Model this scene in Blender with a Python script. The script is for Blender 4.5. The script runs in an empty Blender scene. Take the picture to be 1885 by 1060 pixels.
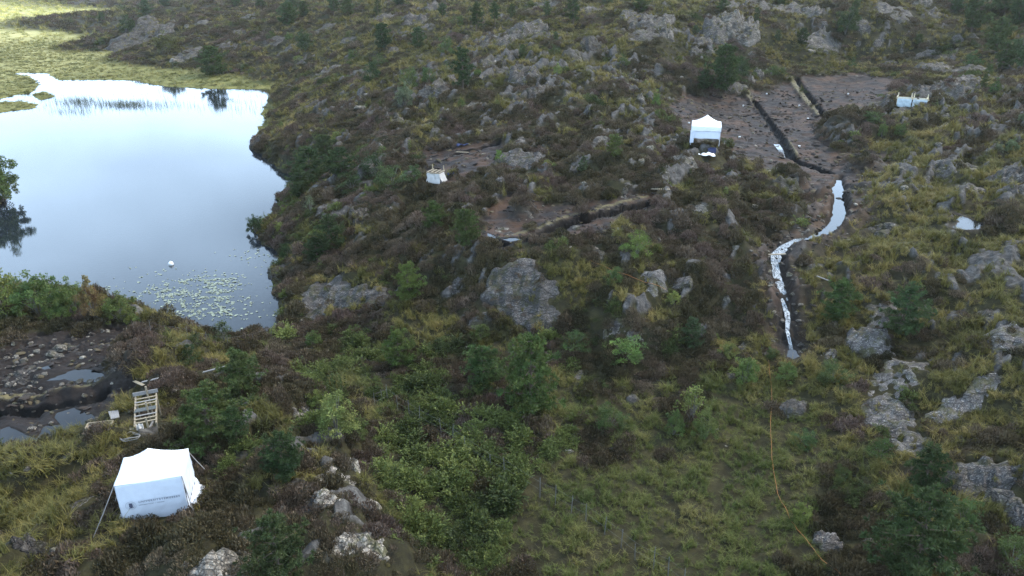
import bpy, math, random
import numpy as np
from mathutils import Vector, Matrix

S = bpy.context.scene
COL = S.collection
R = math.radians
rng = np.random.default_rng(11)
random.seed(11)

# ------------------------------------------------------------------ camera, sky, sun, exposure
PW, PH, F = 1885, 1060, 1346.0            # photograph size and focal length in its pixels
PITCH = R(24.5)
CAM = np.array([0.0, 0.0, 23.0])
cd = bpy.data.cameras.new('camera')
cam = bpy.data.objects.new('camera', cd); COL.objects.link(cam)
cd.sensor_width = 36; cd.lens = 36 * F / PW
cd.clip_start = 0.5; cd.clip_end = 8000
cam.location = CAM; cam.rotation_euler = (R(90) - PITCH, 0, 0)
S.camera = cam

SUN_EL, SUN_AZ = R(44), R(62)            # azimuth clockwise from the viewing direction (+y)
wd = bpy.data.worlds.new('World'); S.world = wd; wd.use_nodes = True
nt = wd.node_tree; nt.nodes.clear()
def nn(t, typ, **kw):
    n = t.nodes.new(typ)
    for k, v in kw.items(): setattr(n, k, v)
    return n
wo = nn(nt, 'ShaderNodeOutputWorld'); bg = nn(nt, 'ShaderNodeBackground')
sky = nn(nt, 'ShaderNodeTexSky', sky_type='NISHITA'); sky.sun_disc = False
sky.sun_elevation = SUN_EL; sky.sun_rotation = SUN_AZ; sky.air_density = 1.0; sky.dust_density = 1.5
bg.inputs['Strength'].default_value = 0.098
# bright broken cloud, thickest low down
tc = nn(nt, 'ShaderNodeTexCoord'); sep = nn(nt, 'ShaderNodeSeparateXYZ'); nt.links.new(tc.outputs['Generated'], sep.inputs[0])
mp = nn(nt, 'ShaderNodeMapping'); mp.inputs['Scale'].default_value = (1, 1, 2.6); nt.links.new(tc.outputs['Generated'], mp.inputs[0])
cn = nn(nt, 'ShaderNodeTexNoise'); cn.inputs['Scale'].default_value = 2.6; cn.inputs['Detail'].default_value = 6; cn.inputs['Roughness'].default_value = .55
nt.links.new(mp.outputs[0], cn.inputs['Vector'])
low = nn(nt, 'ShaderNodeValToRGB'); nt.links.new(sep.outputs['Z'], low.inputs[0])
el_ = low.color_ramp.elements
for _k in range(3): el_.new(.5)
for _k, (p_, v_) in enumerate([(.0, .95), (.15, .86), (.27, .58), (.41, .32), (.75, .30)]): el_[_k].position = p_; el_[_k].color = (v_, v_, v_, 1)
nz = nn(nt, 'ShaderNodeMapRange'); nt.links.new(cn.outputs[0], nz.inputs[0]); nz.inputs['From Min'].default_value = .3; nz.inputs['From Max'].default_value = .7
nz.inputs['To Min'].default_value = -.24; nz.inputs['To Max'].default_value = .26
cf = nn(nt, 'ShaderNodeMath', operation='ADD', use_clamp=True); nt.links.new(low.outputs[0], cf.inputs[0]); nt.links.new(nz.outputs[0], cf.inputs[1])
cm = nn(nt, 'ShaderNodeMix', data_type='RGBA'); cm.inputs['B'].default_value = (21, 28.5, 38, 1)
nt.links.new(cf.outputs[0], cm.inputs['Factor']); nt.links.new(sky.outputs[0], cm.inputs['A'])
nt.links.new(cm.outputs['Result'], bg.inputs['Color']); nt.links.new(bg.outputs[0], wo.inputs[0])

sl = bpy.data.lights.new('sun', 'SUN'); sl.energy = 2.7; sl.angle = R(3); sl.color = (1, .91, .77)
so = bpy.data.objects.new('sun', sl); COL.objects.link(so)
sd_ = Vector((math.sin(SUN_AZ) * math.cos(SUN_EL), math.cos(SUN_AZ) * math.cos(SUN_EL), math.sin(SUN_EL)))
so.rotation_euler = sd_.to_track_quat('Z', 'Y').to_euler()
S.view_settings.view_transform = 'Standard'; S.view_settings.look = 'None'
S.view_settings.exposure = 0.6; S.view_settings.gamma = 1.0; S.view_settings.use_curve_mapping = False
S.cycles.max_bounces = 5; S.cycles.diffuse_bounces = 2; S.cycles.glossy_bounces = 3; S.cycles.transmission_bounces = 3
S.cycles.use_denoising = True; S.cycles.denoising_input_passes = 'RGB_ALBEDO_NORMAL'; S.cycles.denoising_prefilter = 'NONE'

# ------------------------------------------------------------------ helpers
def pix_dir(px, py):
    px = np.asarray(px, float); py = np.asarray(py, float)
    a = (px - PW / 2) / F; b = -(py - PH / 2) / F
    c, s = math.cos(PITCH), math.sin(PITCH)
    d = np.stack([a, c + b * s, -s + b * c], -1)
    return d / np.linalg.norm(d, axis=-1, keepdims=True)
def project(x, y, z):
    c, s = math.cos(PITCH), math.sin(PITCH)
    X = x - CAM[0]; Y = y - CAM[1]; Z = z - CAM[2]
    f = np.maximum(Y * c - Z * s, 1e-3); u = Y * s + Z * c
    return PW / 2 + F * X / f, PH / 2 - F * u / f
def at_z(px, py, z):
    d = pix_dir(px, py); t = (np.asarray(z, float) - CAM[2]) / d[..., 2]
    return CAM + d * t[..., None]
def sstep(a, b, x):
    t = np.clip((x - a) / (b - a), 0, 1); return t * t * (3 - 2 * t)
_G = np.stack([np.cos(np.arange(64) * math.tau / 64), np.sin(np.arange(64) * math.tau / 64)], 1).astype(np.float32)
def pn(x, y, seed=0):
    x = np.asarray(x, np.float32); y = np.asarray(y, np.float32)
    xi = np.floor(x); yi = np.floor(y); fx = x - xi; fy = y - yi
    xi = xi.astype(np.int64); yi = yi.astype(np.int64)
    def h(a, b):
        v = (a * 374761393 + b * 668265263 + seed * 974711) & 0x7fffffff
        v = ((v ^ (v >> 13)) * 1274126177) & 0x7fffffff
        return _G[(v ^ (v >> 16)) & 63]
    def dt(g, a, b): return g[..., 0] * a + g[..., 1] * b
    u = fx * fx * fx * (fx * (fx * 6 - 15) + 10); v = fy * fy * fy * (fy * (fy * 6 - 15) + 10)
    n0 = dt(h(xi, yi), fx, fy); n1 = dt(h(xi + 1, yi), fx - 1, fy)
    n2 = dt(h(xi, yi + 1), fx, fy - 1); n3 = dt(h(xi + 1, yi + 1), fx - 1, fy - 1)
    a = n0 + u * (n1 - n0); b = n2 + u * (n3 - n2)
    return (a + v * (b - a)) * 1.5
def fbm(x, y, seed=0, o=3):
    s = 0; a = 1
    for i in range(o): s = s + a * pn(x * 2 ** i, y * 2 ** i, seed + i * 7); a *= .5
    return s
def poly_sd(poly, X, Y, margin):
    """signed distance, positive inside; cells farther than margin from the box get -margin"""
    poly = np.asarray(poly, float); out = np.full(X.shape, -margin, np.float64)
    lo = poly.min(0) - margin; hi = poly.max(0) + margin
    m = (X > lo[0]) & (X < hi[0]) & (Y > lo[1]) & (Y < hi[1])
    if not m.any(): return out
    x = X[m]; y = Y[m]; d = np.full(x.shape, 1e9); ins = np.zeros(x.shape, bool)
    for i in range(len(poly)):
        ax, ay = poly[i]; bx, by = poly[(i + 1) % len(poly)]
        ex, ey = bx - ax, by - ay; L = ex * ex + ey * ey + 1e-12
        t = np.clip(((x - ax) * ex + (y - ay) * ey) / L, 0, 1)
        d = np.minimum(d, (x - ax - t * ex) ** 2 + (y - ay - t * ey) ** 2)
        c = (ay > y) != (by > y)
        ins ^= c & (x < (bx - ax) * (y - ay) / (by - ay + 1e-15) + ax)
    d = np.sqrt(d); out[m] = np.maximum(np.where(ins, d, -d), -margin)
    return out
def line_d(pts, X, Y, margin):
    """distance to a polyline and position along it (in vertices)"""
    pts = np.asarray(pts, float); D = np.full(X.shape, margin, np.float64); P = np.zeros(X.shape)
    lo = pts.min(0) - margin; hi = pts.max(0) + margin
    m = (X > lo[0]) & (X < hi[0]) & (Y > lo[1]) & (Y < hi[1])
    if not m.any(): return D, P
    x = X[m]; y = Y[m]; d = np.full(x.shape, margin ** 2); p = np.zeros(x.shape)
    for i in range(len(pts) - 1):
        ax, ay = pts[i]; bx, by = pts[i + 1]; ex, ey = bx - ax, by - ay
        t = np.clip(((x - ax) * ex + (y - ay) * ey) / (ex * ex + ey * ey + 1e-12), 0, 1)
        q = (x - ax - t * ex) ** 2 + (y - ay - t * ey) ** 2
        w = q < d; d = np.where(w, q, d); p = np.where(w, i + t, p)
    D[m] = np.sqrt(d); P[m] = p
    return D, P
def mesh_np(name, v, faces, mat=None, smooth=False, quads=None):
    """faces: (n,k) int array or list of such arrays"""
    me = bpy.data.meshes.new(name)
    fl = faces if isinstance(faces, list) else [faces]
    v = np.asarray(v, np.float32)
    me.vertices.add(len(v)); me.vertices.foreach_set('co', v.ravel())
    loops = np.concatenate([np.asarray(f, np.int32).ravel() for f in fl])
    cnt = np.concatenate([np.full(len(f), np.asarray(f).shape[1], np.int32) for f in fl])
    me.loops.add(len(loops)); me.loops.foreach_set('vertex_index', loops)
    me.polygons.add(len(cnt)); me.polygons.foreach_set('loop_start', np.concatenate([[0], np.cumsum(cnt)[:-1]]).astype(np.int32))
    me.polygons.foreach_set('loop_total', cnt)
    me.polygons.foreach_set('use_smooth', np.full(len(cnt), smooth))
    me.update(calc_edges=True); me.validate()
    if mat: me.materials.append(mat)
    return me
def fattr(me, name, arr, typ='FLOAT', dom='POINT'):
    a = me.attributes.new(name, typ, dom)
    key = {'FLOAT': 'value', 'INT': 'value', 'FLOAT_VECTOR': 'vector', 'FLOAT_COLOR': 'color'}[typ]
    a.data.foreach_set(key, np.asarray(arr, np.int32 if typ == 'INT' else np.float32).ravel())
def link(name, me, parent=None, loc=None):
    o = bpy.data.objects.new(name, me); COL.objects.link(o)
    if parent is not None: o.parent = parent
    if loc is not None: o.location = loc
    return o
def tag(o, label=None, cat=None, group=None, kind=None):
    if label: o['label'] = label
    if cat: o['category'] = cat
    if group: o['group'] = group
    if kind: o['kind'] = kind
    return o
def empty(name, loc, rz=0, scale=None):
    o = bpy.data.objects.new(name, None); COL.objects.link(o); o.location = loc; o.rotation_euler = (0, 0, rz)
    o.empty_display_size = .2
    if scale is not None: o.scale = scale
    return o

class MB:
    """collects boxes, bars and tubes into one mesh"""
    def __init__(s): s.v = []; s.f = []
    def add(s, v, f):
        b = len(s.v); s.v += [tuple(p) for p in v]; s.f += [tuple(i + b for i in q) for q in f]; return s
    def bar(s, a, b, w, t, up=(0, 0, 1)):
        a = Vector(a); b = Vector(b); d = (b - a).normalized(); u = Vector(up)
        if abs(d.dot(u)) > .95: u = Vector((0, 1, 0))
        x = d.cross(u).normalized() * w / 2; y = x.cross(d).normalized() * t / 2
        c = [a - x - y, a + x - y, a + x + y, a - x + y, b - x - y, b + x - y, b + x + y, b - x + y]
        return s.add(c, [(3, 2, 1, 0), (4, 5, 6, 7), (0, 1, 5, 4), (1, 2, 6, 5), (2, 3, 7, 6), (3, 0, 4, 7)])
    def tube(s, pts, r, n=6, r2=None):
        pts = [Vector(p) for p in pts]; vs = []; fs = []
        for i, p in enumerate(pts):
            d = (pts[min(i + 1, len(pts) - 1)] - pts[max(i - 1, 0)]).normalized()
            u = Vector((0, 0, 1)) if abs(d.z) < .9 else Vector((1, 0, 0))
            x = d.cross(u).normalized(); y = x.cross(d)
            rr = r if r2 is None else r + (r2 - r) * i / (len(pts) - 1)
            vs += [p + (x * math.cos(k * math.tau / n) + y * math.sin(k * math.tau / n)) * rr for k in range(n)]
        for i in range(len(pts) - 1):
            for k in range(n):
                fs.append((i * n + k, i * n + (k + 1) % n, (i + 1) * n + (k + 1) % n, (i + 1) * n + k))
        fs.append(tuple(range(n))[::-1]); fs.append(tuple(range(len(vs) - n, len(vs))))
        return s.add(vs, fs)
    def build(s, name, mat, parent=None, loc=None, smooth=False):
        me = bpy.data.meshes.new(name); me.from_pydata(s.v, [], s.f); me.materials.append(mat)
        if smooth: me.polygons.foreach_set('use_smooth', [True] * len(me.polygons))
        me.update(); return link(name, me, parent, loc)

# ------------------------------------------------------------------ terrain: heights read off the photograph (px, py, metres above the lake)
CTRL = [(0,60,.4),(100,60,.4),(0,25,.5),(200,22,.5),(100,8,.8),(0,110,.35),(150,120,.3),(250,130,.3),(330,150,.25),(420,160,.3),(490,164,.3),(20,160,.25),
(255,92,.8),(190,70,.5),(260,48,5.6),(215,50,2.5),(320,45,6.6),(300,12,7.5),(350,80,4.2),(350,122,1.0),(400,100,3),(400,60,6.2),(450,60,6),(450,110,2.5),(450,140,.8),(500,110,3),(520,150,1),(550,120,3.5),(500,20,9),(500,60,6.5),
(500,202,.4),(530,180,2.2),(600,130,5),(600,200,4),(600,60,8),(600,20,10.5),(480,240,.3),(520,260,1.8),(560,280,2.2),(545,320,.3),(600,260,3.5),(530,347,.3),(560,350,1.5),(500,402,.4),(540,400,1.6),(600,350,3),(600,420,2.5),(480,432,.4),(530,480,.8),(515,522,.3),(560,520,1.0),(520,582,.3),(560,600,.6),(600,600,1.0),
(700,100,8),(700,50,10.5),(700,15,12),(700,150,7),(700,200,6),(700,280,4.5),(700,360,4),(700,430,3.5),(700,500,2.5),(700,570,1.5),(700,640,.9),
(800,60,10.5),(800,20,12),(800,130,8),(800,200,6.5),(800,280,5),(800,350,4.8),(800,430,4.5),(800,500,3.5),(800,570,2.2),(800,640,1.3),
(950,20,13),(950,70,11),(950,130,9),(950,200,7.2),(950,280,6),(950,350,5.4),(950,400,5.1),(950,450,5.2),(950,490,4.9),(960,540,3.6),(960,600,2.2),(950,650,1.3),(950,720,1.0),
(1100,20,14),(1100,70,11.5),(1100,130,9),(1100,200,7.5),(1100,280,6.2),(1100,350,5.6),(1100,400,5.2),(1100,450,5.1),(1100,520,4.2),(1100,590,2.8),(1100,660,1.6),(1100,730,1.0),
(1200,150,7.5),(1190,200,6.8),(1200,60,12.3),(1200,15,14.5),(1300,190,5.5),(1450,200,5.5),(1550,150,6.1),(1400,168,5.9),(1300,265,5.1),(1450,280,5.0),(1540,310,4.9),(1200,320,5.8),(1200,260,6.2),(1300,330,5.3),(1300,400,5.3),(1300,470,4.6),(1300,540,3.4),(1300,610,2.3),(1300,680,1.3),(1300,750,.9),(1200,400,5.4),(1200,470,4.9),(1200,560,3.4),(1200,640,2.0),
(1250,100,9.5),(1350,110,8.3),(1350,60,11.8),(1350,20,14),(1450,60,11.5),(1450,110,8),(1450,20,14),(1550,100,8),(1550,50,12),(1550,10,15),(1650,100,8.3),(1650,50,12),(1650,10,14.8),(1650,140,7.5),(1680,190,7),(1750,150,8),(1800,100,9),(1800,40,12.5),(1800,5,15),(1880,100,9.5),(1880,40,13),(1880,5,15.5),
(1600,240,5.6),(1700,240,6.4),(1800,200,7.3),(1880,200,8),(1800,280,6.5),(1880,280,7),(1700,330,5.8),(1600,330,5.2),(1600,400,5.0),(1700,400,5.4),(1800,400,5.7),(1880,360,6.4),(1600,470,4.4),(1700,470,4.8),(1800,470,5.1),(1880,470,5.5),(1545,370,4.8),(1520,420,4.7),(1430,460,4.3),(1435,520,3.4),(1450,590,2.4),(1458,650,1.7),(1440,720,1.1),(1380,380,5.1),(1380,450,4.6),
(1600,560,3.5),(1600,640,2.5),(1600,720,1.9),(1600,800,1.5),(1600,900,1.3),(1600,1000,1.2),(1750,560,4.2),(1750,640,3.5),(1750,720,2.9),(1750,800,2.4),(1750,900,2.0),(1750,1000,1.7),(1880,560,5),(1880,640,4.4),(1880,720,3.8),(1880,800,3.3),(1880,900,2.7),(1880,1000,2.3),
(1440,800,.8),(1440,900,.6),(1440,1000,.5),(1200,800,.7),(1200,900,.5),(1200,1000,.3),(1200,1055,.25),(1000,800,.8),(1000,900,.5),(1000,1000,.2),(850,750,.9),(850,850,.7),(850,950,.3),(850,1050,.15),(750,720,.9),(700,800,1.0),(700,700,.9),(620,660,1.0),(550,640,.9),(480,630,.6),(440,650,1.3),
(640,850,3.6),(500,800,4.0),(550,750,3.4),(560,700,2.0),(500,680,2.0),(430,680,2.6),(630,780,2.2),(650,900,3.5),(720,1000,3.0),(715,880,1.2),(760,1000,.6),(690,960,2.8),
(275,925,4),(275,870,4.0),(200,850,4.1),(100,850,3.9),(0,860,4),(100,950,4.2),(0,950,4.2),(100,1040,4.3),(0,1040,4.4),(300,1030,4.3),(450,950,4.2),(450,1040,4.2),(560,900,4),(580,1000,3.9),(620,1050,3.6),(400,850,4.1),(450,770,3.7),(380,740,3.4),
(100,800,3.2),(50,780,3.0),(100,750,3.1),(0,800,3.0),(100,690,3.2),(50,650,3.3),(200,640,3.4),(0,620,3.4),(200,700,3.4),(280,660,3.7),(270,780,3.7),(200,780,3.5),(0,578,3.1),(100,592,3.2),(200,597,3.1),(280,607,2.9),(350,632,2.3),(400,645,1.7)]
WORLD = [(-60,20,4),(-40,0,4),(60,10,4),(40,-10,3),(0,0,2),(0,-60,4),(-150,-50,5),(150,-50,6),(0,12,1.5),(10,8,1.5),(-16,12,4.2),(22,14,1.8),(90,40,8),(120,90,11),(160,140,15),(200,220,17),(60,260,17),(0,280,15),(-40,330,11),(150,350,20),(-200,500,2),(-400,700,3),(-60,700,10),(200,900,30),(-500,300,3),(-300,250,1),(-160,120,2),(-120,60,4),(-70,45,3.5),(-60,70,1.5),(-75,100,1),(-110,170,.5),(500,500,30),(900,0,20),(-900,0,10),(0,-900,10),(0,2500,30),(-1200,2400,12),(1200,2400,40),(2500,0,25),(-2500,0,15),(0,-2500,15)]
cp = np.array([list(at_z(a, b, z)[:2]) + [z] for a, b, z in CTRL] + [list(w) for w in WORLD])
def _ker(d2): return np.sqrt(d2 + .8)
_A = _ker((cp[:, None, 0] - cp[None, :, 0]) ** 2 + (cp[:, None, 1] - cp[None, :, 1]) ** 2)
_n = len(cp); _M = np.zeros((_n + 1, _n + 1)); _M[:_n, :_n] = _A - np.eye(_n) * .25; _M[:_n, _n] = 1; _M[_n, :_n] = 1
_w = np.linalg.solve(_M, np.concatenate([cp[:, 2], [0]]))
def rbf(x, y):
    out = np.zeros(x.size); xf = x.ravel(); yf = y.ravel()
    for i in range(0, x.size, 20000):
        s = slice(i, i + 20000)
        out[s] = _ker((xf[s, None] - cp[None, :, 0]) ** 2 + (yf[s, None] - cp[None, :, 1]) ** 2) @ _w[:_n] + _w[_n]
    return out.reshape(x.shape)
class Polar:
    def __init__(s, th, r): s.th = th; s.r = r; s.T, s.Rr = np.meshgrid(th, r, indexing='ij'); s.X = s.Rr * np.sin(s.T); s.Y = s.Rr * np.cos(s.T)
    def sample(s, A, x, y):
        x = np.asarray(x, float); y = np.asarray(y, float)
        ti = np.interp(np.arctan2(x, y), s.th, np.arange(len(s.th))); ri = np.interp(np.hypot(x, y), s.r, np.arange(len(s.r)))
        t0 = np.minimum(ti.astype(int), len(s.th) - 2); r0 = np.minimum(ri.astype(int), len(s.r) - 2); a = ti - t0; b = ri - r0
        return (A[t0, r0] * (1 - a) * (1 - b) + A[t0 + 1, r0] * a * (1 - b) + A[t0, r0 + 1] * (1 - a) * b + A[t0 + 1, r0 + 1] * a * b)
_fine = np.radians(np.arange(-50, 50.01, .5)); _c = np.radians(np.arange(53, 181, 4.0)); _c[-1] = math.pi
P0 = Polar(np.concatenate([-_c[::-1], _fine, _c]), np.concatenate([[.5, 4, 8], np.geomspace(11, 400, 240), np.geomspace(420, 1700, 30)]))
Z0 = rbf(P0.X, P0.Y)
def macro(x, y): return P0.sample(Z0, x, y)
def march(px, py, hf):
    """first meeting of the pixel's sight line with the height function"""
    d = pix_dir(px, py); t = np.geomspace(14, 900, 2600)
    p = CAM[:, None] + d[:, None] * t[None]
    below = p[2] < hf(p[0], p[1])
    if not below.any(): i = len(t) - 1
    else: i = max(int(np.argmax(below)), 1)
    a, b = t[i - 1], t[i]
    for _ in range(14):
        m = (a + b) / 2; q = CAM + d * m
        if q[2] < float(hf(q[0], q[1])): b = m
        else: a = m
    return CAM + d * b
def mhit(pts): return np.array([march(a, b, macro)[:2] for a, b in pts])

LAKE_PX = [(-90,215),(-90,128),(20,136),(38,133),(85,134),(108,147),(165,146),(258,148),(265,152),(310,159),(385,163),(497,164),(497,180),(508,188),(498,191),(487,197),(482,210),(490,222),(474,240),(461,262),(470,278),(487,287),(492,298),(508,305),(520,318),(548,321),(545,335),(530,345),(512,362),(503,395),(475,410),(470,422),(478,440),(492,455),(512,470),(517,487),(500,503),(497,520),(510,545),(512,570),(516,602),(480,614),(440,624),(400,626),(350,614),(290,594),(200,572),(100,562),(0,548),(-60,500),(-50,420),(12,368),(-20,350),(-80,300),(-120,240)]
lake = np.array([at_z(a, b, 0.0)[:2] for a, b in LAKE_PX])
ISL = [np.array([at_z(a, b, 0.0)[:2] for a, b in q]) for q in (
    [(-90,130),(20,137),(55,140),(72,156),(55,170),(0,181),(-90,190)], [(-60,190),(40,187),(70,193),(60,199),(0,207),(-60,212)], [(58,174),(80,169),(100,178),(75,184)])]
PEAT_PX = {'right': [(1228,195),(1250,178),(1290,170),(1375,172),(1440,152),(1480,136),(1600,130),(1650,142),(1640,175),(1600,195),(1560,212),(1525,222),(1505,240),(1530,272),(1640,275),(1650,305),(1605,325),(1580,352),(1525,350),(1440,338),(1390,305),(1330,268),(1320,245),(1265,245),(1235,225)],
 'centre': [(888,400),(900,372),(950,348),(1000,372),(1110,366),(1160,350),(1205,355),(1195,385),(1110,425),(1050,440),(960,432),(925,452),(888,440)],
 'mid': [(778,272),(840,262),(915,254),(932,275),(905,308),(845,332),(808,345),(775,320)],
 'left': [(-80,640),(0,640),(60,612),(150,606),(270,592),(300,615),(255,640),(262,690),(230,735),(185,765),(170,778),(100,792),(0,826),(-80,850)]}
peat = {k: mhit(v) for k, v in PEAT_PX.items()}
TRENCH = [  # polyline px, width, depth
 ([(1388,182),(1420,225),(1440,255),(1455,285),(1490,300),(1530,314)], .8, .85), ([(1467,143),(1495,180),(1518,210)], .75, .7),
 ([(1234,214),(1330,208),(1395,206)], .5, .4), ([(1400,207),(1460,206),(1520,198)], .35, .25), ([(1195,369),(1150,380),(1100,391),(1040,405),(1015,420),(985,432),(940,443),(890,447)], 1.0, 1.1),
 ([(836,279),(875,271),(915,262)], .7, .5), ([(-40,757),(40,750),(100,742),(160,730),(190,716)], .6, .4)]
trench = [(mhit(p), w, d) for p, w, d in TRENCH]
BAULK = [([(1371,166),(1395,195),(1425,230),(1448,262),(1462,283)], .9, .35), ([(1458,148),(1480,178),(1508,208)], .9, .25), ([(-60,735),(0,731),(95,719),(150,708),(197,694)], .6, .28), ([(1190,358),(1100,379),(1040,393),(985,418),(940,431)], .5, .10)]
baulk = [(mhit(p), w, h) for p, w, h in BAULK]
MOUND = [(1570,242,135,66,1.5),(255,660,130,95,1.2),(960,385,66,46,.9),(1455,330,70,56,.8),(1590,300,90,34,.6),(305,712,110,60,.7),(1290,150,150,40,.5)]   # px, py, width, height px, metres
mounds = []
for a, b, w, h, z in MOUND:
    c = march(a, b, macro); l = march(a - w / 2, b, macro); n = march(a, b + h / 2, macro)
    mounds.append((c[0], c[1], np.hypot(*(l - c)[:2]), min(np.hypot(*(n - c)[:2]), 1.3 * np.hypot(*(l - c)[:2])), z))
PUD = {'left_long': [(85,697),(110,685),(140,673),(165,672),(185,677),(186,688),(165,696),(120,694)], 'left_big': [(-60,800),(0,790),(20,782),(50,795),(65,798),(75,780),(105,776),(95,765),(100,755),(130,745),(166,757),(150,768),(115,787),(80,801),(40,810),(0,818),(-60,830)],
 'small': [(73,676),(88,671),(97,676),(82,681)], 'pond': [(1750,389),(1775,395),(1792,404),(1810,409),(1802,421),(1780,425),(1750,423),(1765,409)], 'foot': [(1447,660),(1450,645),(1457,636),(1466,642),(1473,655),(1462,663)], 'wet': [(897,427),(912,432),(922,440),(908,440),(898,434)], 'wet2': [(925,441),(945,436),(958,438),(940,444)]}
puddle = {}
for k, v in PUD.items():
    w = mhit(v); w = w.mean(0) + (w - w.mean(0)) * (1.08 if k.startswith('left') else 1); puddle[k] = (w, float(np.median(macro(w[:, 0], w[:, 1]))) - (.24 if k.startswith('left') else .05))
STREAM_PX = [(1547,318,8),(1545,338,22),(1548,370,24),(1545,395,26),(1522,420,15),(1490,434,7),(1468,438,10),(1445,452,18),(1430,466,19),(1427,485,12),(1431,505,13),(1440,530,12),(1447,560,10),(1451,585,6),(1450,605,4),(1455,628,3),(1457,640,4)]
stream = mhit([(a, b) for a, b, w in STREAM_PX])
_dist = np.array([np.linalg.norm(march(a, b, macro) - CAM) for a, b, w in STREAM_PX])
stream_w = np.array([w for a, b, w in STREAM_PX]) * _dist / F * .7
_lv = macro(stream[:, 0], stream[:, 1]) - np.where(np.arange(len(stream)) < 6, .32, .13); _lv[:6] = min(_lv[1:5].min(), 4.45)
stream_z = np.minimum.accumulate(_lv)
TRICKLE_PX = [(1430,262,10),(1437,272,9),(1447,283,6),(1470,291,5),(1485,300,8),(1500,306,4)]
trickle = mhit([(a, b) for a, b, w in TRICKLE_PX])
STRIKE = (math.cos(R(58)), math.sin(R(58)))
def terrain(x, y):
    """full height and the masks that go with it"""
    H = macro(x, y); M = {}
    px, py = project(x, y, H)
    r = np.hypot(x, y)
    ld = poly_sd(lake, x, y, 40.0) + .35 * pn(x / 2.3, y / 2.3, 3) + .15 * pn(x / .8, y / .8, 4)
    for q in ISL: ld = np.minimum(ld, -poly_sd(q, x, y, 30.0) + .5 * pn(x / 1.7, y / 1.7, 5))
    isl = np.zeros(x.shape)
    for q in ISL: isl = np.maximum(isl, sstep(-.5, .5, poly_sd(q, x, y, 5.0)))
    bog = np.maximum(sstep(1.0, .45, H) * sstep(90, 110, r) * sstep(-10, -25, x), isl)
    valley = sstep(1.6, .6, H) * sstep(48, 40, r)
    flat = np.maximum(bog, valley * .6)
    # heath hummocks and glacially lined knolls
    a = x * STRIKE[0] + y * STRIKE[1]; b = -x * STRIKE[1] + y * STRIKE[0]
    far = sstep(45, 110, r)
    det = (.30 + .40 * far) * pn(a / 13, b / 6.5, 21) + .36 * pn(a / 5, b / 2.8, 22) + .19 * pn(x / 1.9, y / 1.9, 23) + .085 * pn(x / .75, y / .75, 24) + .26 * np.abs(pn(x / 1.25, y / 1.25, 29)) - .06
    rid = 1 - np.abs(pn(a / 17, b / 7.5, 25)) * 1.6
    det = det + far * .9 * np.maximum(rid - .45, 0) * sstep(6, 9, H)
    mid = sstep(1.2, 2.6, H) * (1 - sstep(95, 130, r))
    rug = np.maximum(1 - np.abs(pn(a / 10, b / 4.2, 26)) * 2.2, 0)
    det = det + mid * (.75 * (rug ** 1.5 - .25) + .30 * pn(x / 3.4, y / 3.4, 27) + .35 * np.abs(pn(x / 2.6, y / 2.6, 28)) - .1)
    dig = np.zeros(x.shape)
    for q in peat.values(): dig = np.maximum(dig, sstep(-1.5, .5, poly_sd(q, x, y, 3.0)))
    det = det * (1 - .8 * dig)
    pm = np.zeros(x.shape); raw = np.zeros(x.shape)
    for k, q in peat.items():
        m = sstep(-.6, .25, poly_sd(q, x, y, 3.0) + (1.5 if k == 'right' else .9) * pn(x / 1.9, y / 1.9, 31) + .45 * pn(x / .6, y / .6, 32) - .2)
        if k in ('centre', 'mid'): m = m * sstep(-.6, -.3, pn(x / 2.2, y / 2.2, 34) + .15)
        pm = np.maximum(pm, m)
        if k == 'left': raw = m
    mm = np.zeros(x.shape)
    for cx, cy, rx, ry, h in mounds:
        e = np.sqrt(((x - cx) / rx) ** 2 + ((y - cy) / ry) ** 2) + .25 * pn(x / 1.6, y / 1.6, 33)
        t = sstep(1.05, .35, e); mm = np.maximum(mm, t); H = H + h * t
    rough = mm * (.28 * pn(x / .9, y / .9, 35) + .16 * pn(x / .4, y / .4, 36))
    pmd = pm * (1 - mm)
    tentflat = sstep(4.2, 2.6, np.hypot(x + 13.7, y - 22.4))
    H = H + det * (1 - .85 * flat) * (1 - .6 * pmd) * (1 - .8 * tentflat) + rough
    # bare bedrock showing through in broken ribs along the strike
    bd = .55 * pn(a / 3.6, b / 1.15, 51) + .42 * pn(a / 11, b / 6, 52) + .46 * pn(a / 1.3, b / .6, 53) + .38 * rug * mid + .06 * far + .12 * sstep(7, 10, H) - .10 * sstep(22, 30, px * 0 + r) * (r < 40)
    bed = sstep(.60, .70, bd + .10 * mid) * (1 - flat) * (1 - mm) * (1 - np.clip(pm * 1.3, 0, 1)) * (1 - tentflat) * sstep(1.2, 2.2, H) * sstep(400, 250, r)
    sw = b / .8 + .5 * pn(a / 2, b / 2, 54); sw = sw - np.floor(sw)
    H = H + bed * ((.16 + .22 * far) * (1 + .8 * pn(a / 1.6, b / .5, 55)) + (sw ** 4 - sw * .5) * (.16 + .12 * far) + .06 * pn(x / .35, y / .35, 56))
    H = H - .28 * pmd + pmd * (.12 * pn(x / .9, y / .9, 37) + .06 * np.abs(pn(x / .35, y / .35, 38))) * (1 + 1.2 * raw)
    sm = np.zeros(x.shape); bk = np.zeros(x.shape); tr = np.zeros(x.shape)
    for q, w, h in baulk:
        d, _ = line_d(q, x, y, 3.0); d = d + .12 * pn(x / .6, y / .6, 41)
        t = sstep(w / 2 + .12, w / 2 - .08, d); bk = np.maximum(bk, sstep(w / 2 - .02, w / 2 - .18, d)); H = H + t * h
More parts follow.
